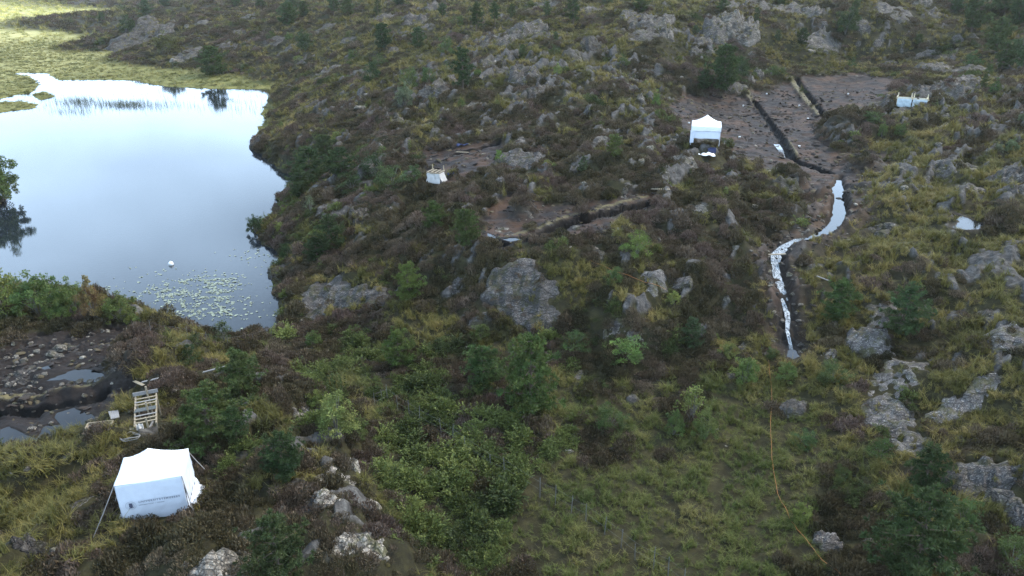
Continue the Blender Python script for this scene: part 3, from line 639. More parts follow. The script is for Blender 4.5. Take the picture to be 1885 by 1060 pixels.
def plant_everything():
    RG = [(14, 24, 14, 1.0), (24, 45, 21, 1.0), (45, 80, 11, 1.15), (80, 135, 5.4, 1.45), (135, 260, 1.9, 2.2), (260, 520, .16, 4.5)]
    xs, ys, sc = [], [], []
    for r0, r1, d, s in RG:
        x, y = sample_ring(r0, r1, d); xs.append(x); ys.append(y); sc.append(np.full(len(x), s))
    x = np.concatenate(xs); y = np.concatenate(ys); s = np.concatenate(sc); z = ground(x, y)
    gap = pn(x / .75, y / .75, 68) + .7 * pn(x / 2.1, y / 2.1, 69) + .35 * rng.normal(0, 1, len(x)) * .6
    s = s * (1 + .45 * np.clip(gap, -.5, .8))
    ok = ((gap > -.38) | (mask('bog', x, y) > .3)) & (mask('lake', x, y) < -.05) & (mask('wet', x, y) < .25)
    bare = np.maximum(np.maximum(mask('peat', x, y) * (1 - .8 * mask('mound', x, y)) * (1 - mask('baulk', x, y) * .1), mask('trench', x, y)), mask('bank', x, y) * .9)
    ok &= bare < rng.uniform(.12, .93, len(x))
    for kx, ky, rx, ry, yw in KEEP:
        m = ok & (np.abs(x - kx) < max(rx, ry)) & (np.abs(y - ky) < max(rx, ry)); i = np.nonzero(m)[0]
        dx = x[i] - kx; dy = y[i] - ky; c, q = math.cos(yw), math.sin(yw)
        e = ((dx * c + dy * q) / rx) ** 2 + ((-dx * q + dy * c) / ry) ** 2
        ok[i[e < 1 + .35 * pn(x[i] / .7, y[i] / .7, 71)]] = False
    A = x * STRIKE[0] + y * STRIKE[1]; B = -x * STRIKE[1] + y * STRIKE[0]
    bdm = mask('bed', x, y); ok &= ~((bdm > .45) & (pn(A / .9, B / .4, 77) + .4 * pn(x / .35, y / .35, 78) < .42))
    s = np.where(bdm > .45, s * .6, s)
    for (rx, ry, rad, fn, L, thr) in ROCKF:
        i = np.nonzero(ok & (np.abs(x - rx) < rad) & (np.abs(y - ry) < rad))[0]
        if not len(i): continue
        zr = fn(x[i], y[i]); on = zr > z[i] - .04
        A = x[i] * STRIKE[0] + y[i] * STRIKE[1]; B = -x[i] * STRIKE[1] + y[i] * STRIKE[0]; q = min(max(L * .2, .35), 1.6)
        pocket = pn(A / (q * 1.8), B / (q * .7), 75) + .5 * pn(x[i] / .4, y[i] / .4, 76) > thr
        ok[i[on & ~pocket]] = False; z[i] = np.where(on, np.maximum(z[i], zr), z[i]); s[i] = np.where(on, s[i] * .75, s[i])
    x, y, z, s = x[ok], y[ok], z[ok], s[ok]; n = len(x)
    px, py = project(x, y, z)
    rr_ = np.hypot(x, y)
    def cells(c, seed):
        ci = np.floor(x / c).astype(np.int64); cj = np.floor(y / c).astype(np.int64); best = np.full(n, 9.0); uid = np.zeros(n)
        for a in (-1, 0, 1):
            for b in (-1, 0, 1):
                i, j = ci + a, cj + b; v = (i * 374761393 + j * 668265263 + seed * 9747) & 0x7fffffff; v = ((v ^ (v >> 13)) * 1274126177) & 0x7fffffff; v ^= v >> 16
                d = np.hypot((i + (v & 255) / 255.0) * c - x, (j + ((v >> 8) & 255) / 255.0) * c - y) / c
                k = d < best; best = np.where(k, d, best); uid = np.where(k, (v >> 16 & 1023) / 1023.0 + i * 0, uid)
        return best, uid
    d1, u1 = cells(1.15, 1); d2, u2 = cells(2.5, 2); w2 = rr_ > 75
    cd_ = np.where(w2, d2, d1); cu_ = np.where(w2, u2, u1); cv_ = (cu_ * 7.31) % 1; cw_ = (cu_ * 13.7) % 1
    boss = np.clip(1.25 - 1.0 * cd_, .45, 1.25) * np.where(mask('bog', x, y) > .3, .9, 1.0)
    g, h, f = veg(x, y, z); jit = rng.normal(0, .10, (3, n)) + np.stack([cu_ - .5, cv_ - .5, cw_ - .5]) * 1.1
    kind = np.argmax(np.stack([g + jit[0], h + jit[1], f + jit[2]]), 0)
    bog = mask('bog', x, y); val = mask('valley', x, y)
    u = np.clip(.5 + .38 * pn(x / 3.1, y / 3.1, 72) + .2 * pn(x / 9, y / 9, 73) + rng.normal(0, .10, n) + .45 * ((cu_ * 29.3) % 1 - .5), 0, 1)
    far = sstep(60, 150, np.hypot(x, y))
    # grass
    gp = palette(n, [(.062, .063, .018), (.112, .102, .028), (.168, .140, .042), (.25, .19, .068)], u)
    gl = palette(n, [(.062, .082, .020), (.094, .108, .027), (.125, .124, .036), (.17, .148, .05)], u)
    gb = palette(n, [(.110, .114, .036), (.165, .162, .05), (.24, .22, .075), (.34, .30, .11)], u)
    dry = sstep(95, 20, py)[:, None]  # lightens the far bog tufts, painting sunlight into the straw colour
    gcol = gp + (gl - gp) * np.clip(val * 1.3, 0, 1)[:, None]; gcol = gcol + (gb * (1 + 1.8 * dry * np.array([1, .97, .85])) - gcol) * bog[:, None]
    hcol = palette(n, [(.029, .027, .013), (.060, .048, .024), (.084, .060, .038), (.108, .072, .058), (.160, .115, .088)], u)
    grn = np.clip(.5 + .9 * pn(x / 4.1, y / 4.1, 74), 0, 1)[:, None]
    hcol = hcol * (1 - .42 * grn) + np.array([.074, .070, .024]) * .42 * grn * (.5 + 1.0 * u[:, None])
    fcol = palette(n, [(.034, .045, .014), (.066, .084, .023), (.106, .126, .034), (.168, .188, .052)], u)
    fcol = fcol * (1 - .25 * far[:, None])
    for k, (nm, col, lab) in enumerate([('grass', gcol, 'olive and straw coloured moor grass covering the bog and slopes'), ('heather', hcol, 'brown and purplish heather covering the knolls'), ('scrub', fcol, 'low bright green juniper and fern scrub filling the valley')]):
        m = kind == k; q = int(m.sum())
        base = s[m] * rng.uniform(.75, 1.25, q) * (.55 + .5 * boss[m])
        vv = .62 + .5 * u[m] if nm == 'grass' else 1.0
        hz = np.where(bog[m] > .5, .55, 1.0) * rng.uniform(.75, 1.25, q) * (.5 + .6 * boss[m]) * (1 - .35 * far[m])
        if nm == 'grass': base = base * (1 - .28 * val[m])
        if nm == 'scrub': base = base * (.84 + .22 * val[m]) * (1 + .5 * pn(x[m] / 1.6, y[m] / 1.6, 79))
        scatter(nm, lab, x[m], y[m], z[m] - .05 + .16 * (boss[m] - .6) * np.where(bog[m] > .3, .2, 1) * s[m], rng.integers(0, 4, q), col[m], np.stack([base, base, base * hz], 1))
        print(nm, q)

# ------------------------------------------------------------------ landmarks the labels refer to
LM = [('the white tent on the near knoll', 275, 890), ('the small white canopy tent', 1295, 245), ('the slatted timber ramp', 268, 782), ('the timber stand with white tarp', 797, 325), ('the long pale tarp trough', 1677, 183),
 ('the bright stream pool', 1545, 370), ('the little bright pond', 1778, 407), ('the foaming stream', 1436, 520), ('the pool at the stream foot', 1459, 650), ('the white buoy', 315, 486), ('the big grey rock face', 960, 540),
 ('the rounded dome rock', 965, 300), ('the great pale boulder', 1358, 52), ('the lily pads', 350, 540), ('the long curved trench', 1080, 395), ('the left puddles', 120, 685), ('the big bushy pine', 980, 690),
 ('the lilac bog-side cliff', 252, 70), ('the white stone in the valley', 1045, 830), ('the valley fence', 900, 860), ('the orange cable', 1420, 800), ('the dark mound in the dig', 1570, 242), ('the curved speckled slab', 1605, 620),
 ('the pale knoll-edge rocks', 625, 880), ('the reeds', 230, 190), ('the shore pine mirrored in the water', 398, 130), ('the right-hand dig', 1420, 190), ('the middle dig', 850, 295), ('the near lake shore', 420, 612), ('the far lake shore', 300, 150), ('the bay in the lake shore', 540, 320)]
USED = {}
def where(px, py, desc, skip=()):
    """a label that says which one: its look, then where it stands next to things one can find"""
    c = sorted(((math.hypot(px - a, (py - b) * 1.3), n, a, b) for n, a, b in LM if n not in skip))
    def rel(a, b):
        dx, dy = px - a, (py - b) * 1.3
        if abs(dx) > 1.6 * abs(dy): return 'left of' if dx < 0 else 'right of'
        if abs(dy) > 1.6 * abs(dx): return 'beyond' if dy < 0 else 'this side of'
        return ('beyond and ' if dy < 0 else 'this side and ') + ('left of' if dx < 0 else 'right of')
    tries = []
    for dist, n, a, b in c[:6]:
        tries.append(f'{desc} {"close " if dist < 70 else ""}{rel(a, b)} {n}')
    for i in range(0, 5):
        for j in range(i + 1, 6):
            q = f'{desc} {rel(c[i][2], c[i][3])} {c[i][1]}, {rel(c[j][2], c[j][3])} {c[j][1]}'
            if len(q.split()) <= 16: tries.append(q)
    for q in tries:
        if len(q.split()) <= 16 and q not in USED: USED[q] = 1; return q
    for w in ('smaller', 'paler', 'rougher', 'flatter'):
        q = w + ' ' + tries[0]
        if q not in USED: USED[q] = 1; return q
    return tries[0]

# ------------------------------------------------------------------ rock
def pn3(p, seed=0):
    return (pn(p[:, 0] + p[:, 2] * .37, p[:, 1] - p[:, 2] * .61, seed) + pn(p[:, 1] + 11.3, p[:, 2] + p[:, 0] * .53, seed + 1) + pn(p[:, 2] - 7.7, p[:, 0] - p[:, 1] * .47, seed + 2)) / 1.6
def boulder_mesh(seed, mt, sub=4, flat=.7):
    """a weathered block: a ball cut by planes, then roughened"""
    import bmesh
    rg = np.random.default_rng(seed); bm = bmesh.new(); bmesh.ops.create_icosphere(bm, subdivisions=sub, radius=1)
    v = np.array([q.co for q in bm.verts]); f = np.array([[w.index for w in q.verts] for q in bm.faces]); bm.free()
    r = np.ones(len(v))
    for k in range(13):
        n = rg.normal(size=3); n /= np.linalg.norm(n); d = rg.uniform(.55, .9); c = v @ n
        r = np.minimum(r, np.where(c > .05, d / np.maximum(c, .05), 9))
    v = v * r[:, None]; o = rg.uniform(0, 50, 3)
    n1 = pn3(v * 1.8 + o, 5) * .10 + pn3(v * 4.5 + o, 6) * .055 + pn3(v * 11 + o, 9) * .025
    v = v * (1 + n1[:, None]); v[:, 2] *= flat
    return mesh_np('boulder', v, f, mt, False)
BOULD = [boulder_mesh(100 + i, M_rock) for i in range(4)] + [boulder_mesh(120 + i, M_pale) for i in range(4)]
def rock_patch(px, py, w, h, rot, mt, lab, tint=1.0, lift=1.0, group=None, keep=.85):
    """bedrock breaking through the turf: a knob rising from the ground, traced at its own place and size"""
    if py < 460: w *= .9; h *= .92
    c = hit(px, py); D = np.linalg.norm(c - CAM); ww = w * D / F; hh = h * D / F
    a = R(rot); e0 = hit(px - w * .42 * math.cos(a), py + w * .42 * math.sin(a)); e1 = hit(px + w * .42 * math.cos(a), py - w * .42 * math.sin(a))
    ax = (e1 - e0)[:2]; L = np.linalg.norm(ax)
    if L > 1.9 * ww or L < .4 * ww: ax = np.array([1.0, .25 * math.sin(a * 2)]) if L > 1.9 * ww else np.array([1.0, 0]); ax = ax / np.linalg.norm(ax); L = ww * 1.05
    else: ax = ax / L; L = min(L / .84, 1.7 * ww)
    n0 = hit(px, py + h / 2); n1 = hit(px, py - h / 2); dep = np.clip(np.linalg.norm((n1 - n0)[:2]), .4 * ww, 1.3 * ww)
    el = math.asin((CAM[2] - c[2]) / D); slope = np.clip((float(ground(c[0], c[1] + dep / 2)) - float(ground(c[0], c[1] - dep / 2))) / dep, -.2, 1.2)
    seen = dep * (math.sin(el) + slope * math.cos(el)); ht = np.clip((hh - .75 * seen) / max(math.cos(el), .4), .16 * min(ww, dep), .75 * hh + .1) * lift
    bx, by = -ax[1], ax[0]
    sm_ = .7 if mt == M_grav else 1.0
    npx = min(max(int(w * .8), 16), 130); nq = min(max(int(npx * dep / L), 16), 130); ht = ht * (.50 if py > 180 else .62)
    sd = (px * 7 + py * 13) % 97; sc = max(min(L, dep), .5)
    def surf(X, Y, full=False):
        dx = X - c[0]; dy = Y - c[1]; u = (dx * ax[0] + dy * ax[1]) / (L / 2); v = (dx * bx + dy * by) / (dep / 2)
        ang = np.arctan2(v, u); rr = np.sqrt(u * u + v * v)
        A = X * STRIKE[0] + Y * STRIKE[1]; B = -X * STRIKE[1] + Y * STRIKE[0]
        rr = rr * (1 + .24 * pn(np.cos(ang) * 1.3 + sd, np.sin(ang) * 1.3 + sd * .7, 81) + .14 * pn(np.cos(ang) * 3.5 + sd, np.sin(ang) * 3.5, 82)) + (.14 if sm_ < 1 else .34) * pn(A / (sc * .5), B / (sc * .2), 83) + .10 * pn(X / sc * 7, Y / sc * 7, 88)
        led = pn(A / (sc * .9), B / (sc * .22), 84); stp = np.abs(pn(A / (sc * .5), B / (sc * .16), 85))
        prof = np.clip(1 - np.clip(rr, 0, 2) ** 2.4, -1.2, 1); prof = np.where(prof > 0, np.sqrt(np.maximum(prof, 0)), prof)
        k = np.clip(prof, 0, 1); s = B / (sc * .26) + k * 1.6 + .9 * pn(A / (sc * .6), B / (sc * .6), 89); saw = s - np.floor(s)
        Z = ground(X, Y) + ht * prof * (1 + .25 * v) + k * sm_ * (ht * .30 * led - ht * .75 * stp + (saw ** 5 - saw * .55) * min(.30 * ht, .5) + min(.10 * sc, .16) * pn(X / .5, Y / .5, 86) + min(.03 * sc, .05) * pn(X / .22, Y / .22, 87) - min(.08 * sc, .12) * np.abs(pn(X / .7, Y / .7, 90))) - .05
        Z = np.where(rr > 1.0, Z - .15 - .4 * (rr - 1), Z)
        return (Z, rr) if full else Z
    u, v = np.meshgrid(np.linspace(-1.35, 1.35, npx), np.linspace(-1.35, 1.35, nq), indexing='ij')
    X = c[0] + ax[0] * u * L / 2 + bx * v * dep / 2; Y = c[1] + ax[1] * u * L / 2 + by * v * dep / 2
    Z, rr = surf(X, Y, True)
    ROCKF.append((c[0], c[1], max(L, dep) * .7, surf, sc, .5 if mt == M_grav else .22))
    o3 = np.array([c[0], c[1], float(ground(c[0], c[1]))])
    P = np.stack([X, Y, Z], -1).reshape(-1, 3) - o3
    i = (np.arange(npx - 1)[:, None] * nq + np.arange(nq - 1)[None]).ravel()
    q = np.stack([i, i + nq, i + nq + 1, i + 1], 1)
    rf = rr.ravel()[q].min(1) < 1.12; q = q[rf]
    us, inv = np.unique(q, return_inverse=True)
    ob = link('rock_outcrop', mesh_np('rock_outcrop', P[us], inv.reshape(q.shape), mt, True), None, o3); tint *= 1.25 if (mt == M_pale and py > 740) else (.92 if mt == M_grav else .82); ob.color = (tint, tint, tint * 1.02, 1)
    tag(ob, lab, 'rock', group)
    return ob
def rock_block(px, py, w, h, pale, lab, group=None, tint=1.0, sink=.25):
    c = hit(px, py + h * .35); D = np.linalg.norm(c - CAM); ww = w * D / F; hh = h * D / F
    ob = link('boulder', BOULD[(4 if pale else 0) + random.randrange(4)]); k = ww / 1.75
    ob.location = (c[0], c[1] + k * .4, c[2] + hh * .12); ob.scale = (k, k * random.uniform(.7, 1.0), max(min(hh / 1.15, ww * 1.1), ww * .35)); ob.rotation_euler = (random.uniform(-.25, .25), random.uniform(-.25, .25), random.uniform(-.6, .6))
    ob.color = (tint, tint, tint, 1); tag(ob, lab, 'boulder', group)
    KEEP.append((c[0], c[1] + k * .4, k * .8, k * .8, 0)); return ob
# px, py, width, height, tilt of the long axis, material, colour, lift, description
OUT = [
 # far left knoll and shore
 (252,70,112,52,12,'r',1.05,1.2,'lilac grey cliff sloping down to the bog'),(305,58,56,34,30,'r',1.25,1,'pale streaked slab'),(352,98,44,26,35,'r',1.3,1,'bright rounded rock'),(375,43,26,13,20,'r',1.2,1,'small pale ledge'),(420,84,42,12,8,'r',1.1,1,'low grey ledge'),(460,33,26,10,10,'r',1.1,1,'low grey ledge'),(505,80,38,24,30,'r',1.0,1,'lilac grey knob'),(527,95,32,18,25,'r',1.0,1,'lilac grey slab'),
 (610,130,44,20,32,'r',1.15,1,'tilted grey rib'),(600,52,40,12,10,'r',1.0,1,'low grey ledge'),(476,268,30,44,60,'r',.85,1,'dark shore cliff'),(170,6,90,9,2,'r',.9,1,'far dark rock bank on the bog'),(440,60,24,9,0,'r',1.1,1,'small flat rock'),(565,110,26,12,15,'r',1,1,'low mossy rock'),(330,112,24,14,0,'p',.95,1,'small white-flecked crag'),
 # far middle
 (710,36,42,20,38,'r',1.1,1,'tilted grey rib'),(765,40,46,26,42,'r',1.05,1,'steep grey rib'),(800,16,26,24,45,'r',1.1,1,'upright pale rib'),(785,52,42,12,8,'r',1.0,1,'low broken ledge'),(975,55,58,34,32,'r',1.2,1.3,'rounded pale dome'),(1005,13,46,15,25,'r',1.1,1,'long pale ledge'),(912,84,68,28,30,'r',1.15,1.3,'long whaleback rock'),(895,110,32,15,20,'r',1.2,1,'pale ledge below the whaleback'),(938,36,22,8,5,'r',1.1,1,'flat grey ledge'),(1090,18,42,16,25,'r',1.15,1,'long pale ledge'),
 (1165,35,60,26,35,'r',1.1,1.2,'broad grey rib'),(1205,46,62,30,25,'r',1.2,1.2,'broad pale dome'),(1190,66,52,28,30,'r',1.15,1.2,'cracked grey dome'),(1228,62,26,26,70,'p',.9,1.2,'upright pale block of bedrock'),(1092,86,48,32,35,'r',.8,1.2,'dark lilac dome'),(800,157,48,26,35,'r',1.1,1.2,'rounded mossy knob'),(965,148,64,44,38,'r',1.15,1.3,'steep pale crag'),(993,172,34,30,40,'r',1.0,1.1,'lower half of the pale crag'),(873,195,30,18,35,'p',.85,1.1,'bright tilted slab'),
 (735,221,52,14,-4,'p',.8,1,'long flat whitish ledge'),(785,220,22,13,20,'p',.85,1,'small whitish ledge'),(1008,170,30,13,30,'r',1.2,1,'tilted pale ledge'),(1032,185,54,13,20,'r',1.2,1,'long thin pale ledge'),(1165,160,24,15,-15,'p',.9,1,'whitish knob at the dig edge'),(1180,186,18,32,-60,'p',.9,1.2,'steep whitish rib beside the dig'),(1110,242,30,13,10,'p',.9,1,'whitish slab'),(1108,257,36,17,15,'p',.9,1,'whitish broken slab'),(800,240,32,16,25,'r',1.0,1,'grey knob'),(968,263,44,20,25,'r',1.25,1.1,'olive-topped rock crest'),
 (962,302,88,58,10,'g',1.0,1.2,'rounded grey dome rock'),(922,340,22,38,70,'g',1.05,1,'steep grey foot of the dome rock'),(1180,271,32,10,5,'p',.85,1,'flat pale slab'),(1243,290,26,12,-25,'p',.9,1,'tilted pale slab'),(1225,320,44,10,-20,'p',.8,1,'long pale slab'),(692,258,24,11,10,'r',1.1,1,'mossy rounded rock'),(1060,95,26,12,20,'r',1.1,1,'low grey ledge'),(1130,88,24,12,10,'r',1.1,1,'low grey ledge'),(830,140,26,12,25,'r',1.05,1,'tilted grey ledge'),(660,135,30,12,20,'r',1.0,1,'tilted grey ledge'),(725,90,28,10,10,'r',.95,1,'low lilac ledge'),(640,75,30,10,8,'r',1.0,1,'low grey ledge'),(700,64,36,12,15,'r',1.0,1,'broken grey ledge'),(860,70,30,9,8,'r',1,1,'low broad ledge'),
 # far right
 (1362,52,78,58,-10,'p',.80,1.5,'great pale boulder of bedrock'),(1322,58,48,46,40,'r',1.2,1.3,'grey shoulder of the great boulder'),(1300,74,44,16,25,'r',1.15,1.1,'grey shelf'),(1282,96,20,22,30,'r',1.3,1.1,'pale knob'),(1306,96,28,12,5,'r',1.2,1,'pale ledge'),(1384,100,14,14,0,'r',1.2,1,'small pale knob'),(1397,140,20,26,55,'p',.85,1.2,'upright pale slab above the dig'),(1382,148,17,18,70,'p',.9,1.1,'pale knob above the dig'),(1357,156,34,20,35,'r',1.2,1,'grey ledge above the dig'),(1350,10,36,16,35,'r',1.2,1,'tilted pale ledge'),(1395,6,44,15,20,'r',1.2,1,'long pale ledge'),(1450,21,38,17,25,'r',1.3,1.1,'bright broken ledge'),(1495,26,27,22,-35,'r',1.35,1.1,'bright leaning rock'),(1515,45,24,11,10,'r',1.2,1,'small pale ledge'),
 (1510,78,60,30,15,'r',1.25,1.4,'angular pale block of bedrock'),(1640,18,44,21,15,'r',1.2,1.1,'broken pale crag'),(1656,34,34,17,5,'r',1.25,1,'broken pale ledge'),(1696,13,26,24,-50,'p',.8,1.1,'leaning whitish rib'),(1721,26,26,17,0,'r',1.2,1,'pale knob'),(1590,50,30,26,35,'r',1.15,1.1,'mossy grey rib'),(1615,82,18,15,10,'r',1.2,1,'small pale knob'),(1580,80,12,12,0,'r',1.2,1,'small pale knob'),(1763,72,24,15,0,'r',1.15,1.1,'rounded grey rock'),(1794,68,16,12,0,'r',1.15,1.1,'small rounded grey rock'),(1705,100,54,13,15,'r',1.1,1,'long grey ledge'),(1740,105,30,11,-10,'r',1.2,1,'grey ledge'),(1718,124,44,18,-15,'r',1.25,1.1,'broad pale ledge'),(1640,117,32,9,5,'r',1.2,1,'low pale ledge'),(1775,132,56,14,-5,'r',1.15,1.1,'long rounded ledge'),(1758,148,60,12,-12,'r',1.25,1,'long pale slab'),(1745,170,82,20,-15,'r',1.25,1.1,'long sloping pale slab'),(1695,160,42,8,-8,'r',1.15,1,'thin pale ledge'),
 (1618,192,60,16,10,'r',1.0,1.1,'grey hump at the dig edge'),(1658,208,30,16,20,'r',1.25,1.1,'pale wedge of rock'),(1735,236,28,11,-20,'p',.8,1,'flat whitish slab'),(1690,242,32,9,-10,'r',1.3,1,'low pale slab'),(1738,217,24,8,-10,'r',1.25,1,'low pale slab'),(1355,270,28,11,-25,'r',1.3,1,'pale slab beside the canopy tent'),(1355,297,32,24,40,'p',.85,1,'broad whitish slab'),(1262,286,44,22,-25,'p',.85,1,'broken whitish slab'),(1360,324,24,11,0,'r',1.3,1,'low pale slab'),(1725,302,34,11,-10,'r',1.2,1,'low grey slab'),(1780,306,38,18,-20,'r',1.3,1,'broken pale slab'),(1736,320,44,15,-15,'r',1.2,1,'sloping grey slab'),(1785,343,54,17,-28,'r',1.35,1,'bright sloping slab'),(1866,318,56,32,35,'r',1.15,1.2,'broad grey crag at the right'),(1872,350,40,28,20,'r',1.1,1.1,'lower grey crag at the right'),(1808,285,22,8,-10,'r',1.1,1,'low grey slab'),
 # lake shore and centre slope
 (510,502,24,32,60,'r',.85,1,'dark shore cliff'),(600,550,96,62,20,'g',.9,1,'lilac speckled slab'),(648,545,52,50,50,'g',.95,1,'lilac speckled slab'),(697,550,46,42,45,'g',.95,1,'lilac speckled slab'),(660,400,38,54,55,'r',1.0,1,'smooth leaning slab'),(725,366,28,11,15,'r',1.2,1,'small pale ledge'),(958,540,126,146,62,'g',.86,.7,'big grey rock face'),(845,525,46,34,40,'g',.85,.9,'dark lilac slab'),(880,592,56,34,25,'g',.8,.9,'dark lilac slab'),(1010,588,54,44,30,'g',.9,.9,'speckled foot of the big rock face'),(1105,470,26,30,-60,'p',.75,1.3,'upright grey block'),(1203,506,50,38,-35,'g',1.25,1.1,'bright speckled crag'),(1257,522,28,28,-30,'g',1.2,1.1,'bright speckled crag'),(1130,605,54,32,35,'r',1.1,1.1,'broken grey rib'),(1167,616,26,38,70,'r',1.15,1.1,'upright grey rib'),(1065,690,38,22,0,'g',.9,1,'lilac rock below the ferns'),(1180,662,32,17,-20,'r',1.1,1,'grey rib in the ferns'),(1207,426,24,15,20,'r',1.15,1,'grey slab beside the juniper'),(700,450,34,11,15,'r',1.05,1,'pinkish low ledge'),(938,432,24,12,20,'r',1.25,1,'pale ledge under the trench'),(1290,384,34,22,-40,'p',.8,1.1,'tilted pale block'),(1610,421,42,15,10,'r',1.2,1,'low rounded slab'),(1575,455,28,10,0,'r',1.0,1,'low lilac slab'),
 # right slope
 (1640,575,66,44,45,'g',1.3,.55,'upper end of the speckled slab'),(1602,625,56,92,78,'g',1.3,.5,'curved speckled slab'),(1664,682,108,36,38,'g',1.4,.55,'narrow speckled slab'),(1632,765,104,60,-40,'g',1.2,.55,'broad speckled slab'),(1676,815,66,50,-50,'g',1.05,.55,'lower speckled slab'),(1755,758,100,42,20,'g',1.5,.55,'bright speckled slab'),(1808,718,84,42,40,'g',1.45,.55,'upper bright speckled slab'),(1700,565,28,15,-10,'r',1.1,1,'grey slab'),(1806,580,24,17,-30,'r',1.1,1,'grey slab'),(1770,530,24,11,-10,'r',1.1,1,'lilac slab'),(1530,652,28,20,30,'r',1.2,1.2,'pale block'),(1862,630,54,64,60,'g',1.2,.7,'bright speckled slab'),(1800,885,96,80,-45,'g',.95,.7,'smooth lilac slab'),(1875,950,44,64,70,'g',1.2,.8,'bright speckled slab'),(1460,757,32,54,75,'g',1.25,1,'pale scaly rock'),(1524,998,36,44,60,'g',1.2,1.1,'pale upright rock'),(1370,637,28,15,20,'g',1.1,1,'grey rock in the ferns'),(1345,690,24,18,20,'g',.9,1,'lilac rock in the ferns'),(1304,670,30,12,0,'r',1.1,1,'grey rock in the ferns'),
 # near knoll
 (150,927,50,17,28,'r',1.2,1,'tilted grey rock'),(60,1008,38,44,50,'r',.6,1,'dark mossy rock'),(385,1045,54,46,40,'p',.95,1,'pale lichened rock'),(430,1045,48,44,45,'p',.95,1,'pale lichened rock'),(455,1026,22,32,60,'p',.95,1,'pale narrow rock'),(600,922,36,44,60,'p',1.2,1.1,'pale lichened knoll-edge rock'),(594,884,22,22,60,'p',1.15,1.1,'small pale knoll-edge rock'),(612,868,30,16,35,'p',1.15,1.2,'pale flat knoll-edge rock'),(636,884,38,20,-15,'p',1.25,1.2,'bright knoll-edge rock'),(612,842,18,24,60,'p',1.1,1.1,'small upright knoll-edge rock'),(620,950,14,20,70,'p',1.0,1.1,'small pale fin'),(575,772,40,32,45,'p',.8,1,'whitish jagged rock'),(430,792,34,11,10,'p',.85,1,'whitish low ledge'),(653,862,18,48,80,'p',1.2,1.2,'bright upright knoll-edge rock'),(636,1000,56,36,35,'p',1.15,1.2,'pale jagged rock'),(690,1014,66,36,-25,'p',1.2,1.2,'long pale jagged rock'),(668,988,40,14,5,'p',1.05,1.1,'low pale ledge'),(714,985,14,34,80,'p',.9,1.2,'pale narrow fin'),(312,971,24,18,40,'r',1.1,1,'grey slab'),(690,930,18,26,70,'p',.85,1.1,'pale narrow fin'),(55,862,34,12,25,'r',1.1,1,'grey slab'),
 (915,724,34,28,10,'r',1.2,1.4,'yellow-mossed rock'),(890,802,24,12,0,'r',1.1,1,'grey rock'),(1045,830,22,17,-25,'p',1.25,1.3,'white stone'),(1165,735,18,24,60,'g',.8,1,'dark lilac rock'),(405,688,34,10,12,'p',.85,1,'pale low ledge'),
 # slabs in the left dig
 (40,690,60,34,20,'r',.95,.7,'broad wet slab'),(120,645,60,22,30,'r',1.0,.7,'wet striped slab'),(60,730,50,16,15,'r',1.0,.7,'low wet slab'),(150,650,50,16,28,'r',1.15,.7,'wet striped slab'),(975,397,34,17,25,'p',.85,1,'whitish wet slab'),(1155,361,28,14,20,'p',.85,1,'whitish slab at the dig edge'),(925,425,26,16,15,'p',.8,1,'whitish wet slab'),(1455,335,46,26,20,'r',.8,1,'lilac grey rock')]
for px, py, w, h, rot, m, tint, lift, d in OUT:
    rock_patch(px, py, w, h, rot, {'r': M_rock, 'p': M_pale, 'g': M_grav}[m], where(px, py, d), tint, lift)
BLK = [(318,113,16,13,1),(343,48,11,9,1),(677,175,16,12,1),(632,198,18,11,1),(662,197,20,9,1),(1125,172,9,9,1),(1197,272,14,21,1),(1181,297,14,17,1),(1204,302,13,12,1),(1415,316,12,15,1),(1390,322,11,10,1),(1627,209,12,8,1),(835,386,9,8,1),(826,387,8,7,1),(1438,396,9,7,0),(1390,380,14,10,1),(1305,530,13,10,1),(1338,550,16,15,1),(1628,430,30,12,0),(1355,455,16,11,1),(1640,415,22,14,0),(1212,440,13,11,0),(1843,916,40,36,0),(1866,925,22,26,0),(1823,968,12,13,1),(1836,967,12,15,1),(98,1018,24,17,1),(322,983,8,7,1),(1600,998,16,15,0),(1520,97,9,10,1),(1496,94,15,6,1),(1683,172,8,6,1),(700,268,10,14,1),(688,286,7,7,1),(1075,338,12,7,1),(1350,690,10,9,0),(1267,495,12,8,1),(1060,420,16,9,1),(1155,425,15,8,1),(1205,372,12,9,1),(1480,740,10,8,0),(1145,260,12,7,1),(1090,145,10,6,1),(1340,118,12,8,1),(1252,142,14,8,1),(1272,300,9,6,1),(1330,310,9,7,1),(1242,258,8,10,1),(1100,290,9,6,1),(985,240,9,6,1),(555,590,10,7,1),(858,640,10,8,1),(917,570,7,7,1),(1210,640,10,7,1),(1535,597,14,9,1),(1845,480,14,8,1),(1700,470,12,6,1),(1660,310,12,7,1),(1668,345,14,8,1),(1730,265,12,6,1),(520,935,10,8,1),(470,905,8,6,1),(330,900+85,8,7,1),(340,1040,14,9,1),(230,1010,10,7,0),(20,872,10,6,1),(555,965,12,9,1)]
for px, py, w, h, pl in BLK:
    rock_block(px, py, w, h, pl, where(px, py, random.choice(('pale loose stone', 'whitish loose boulder', 'pale rounded stone')) if pl else 'grey loose boulder'))
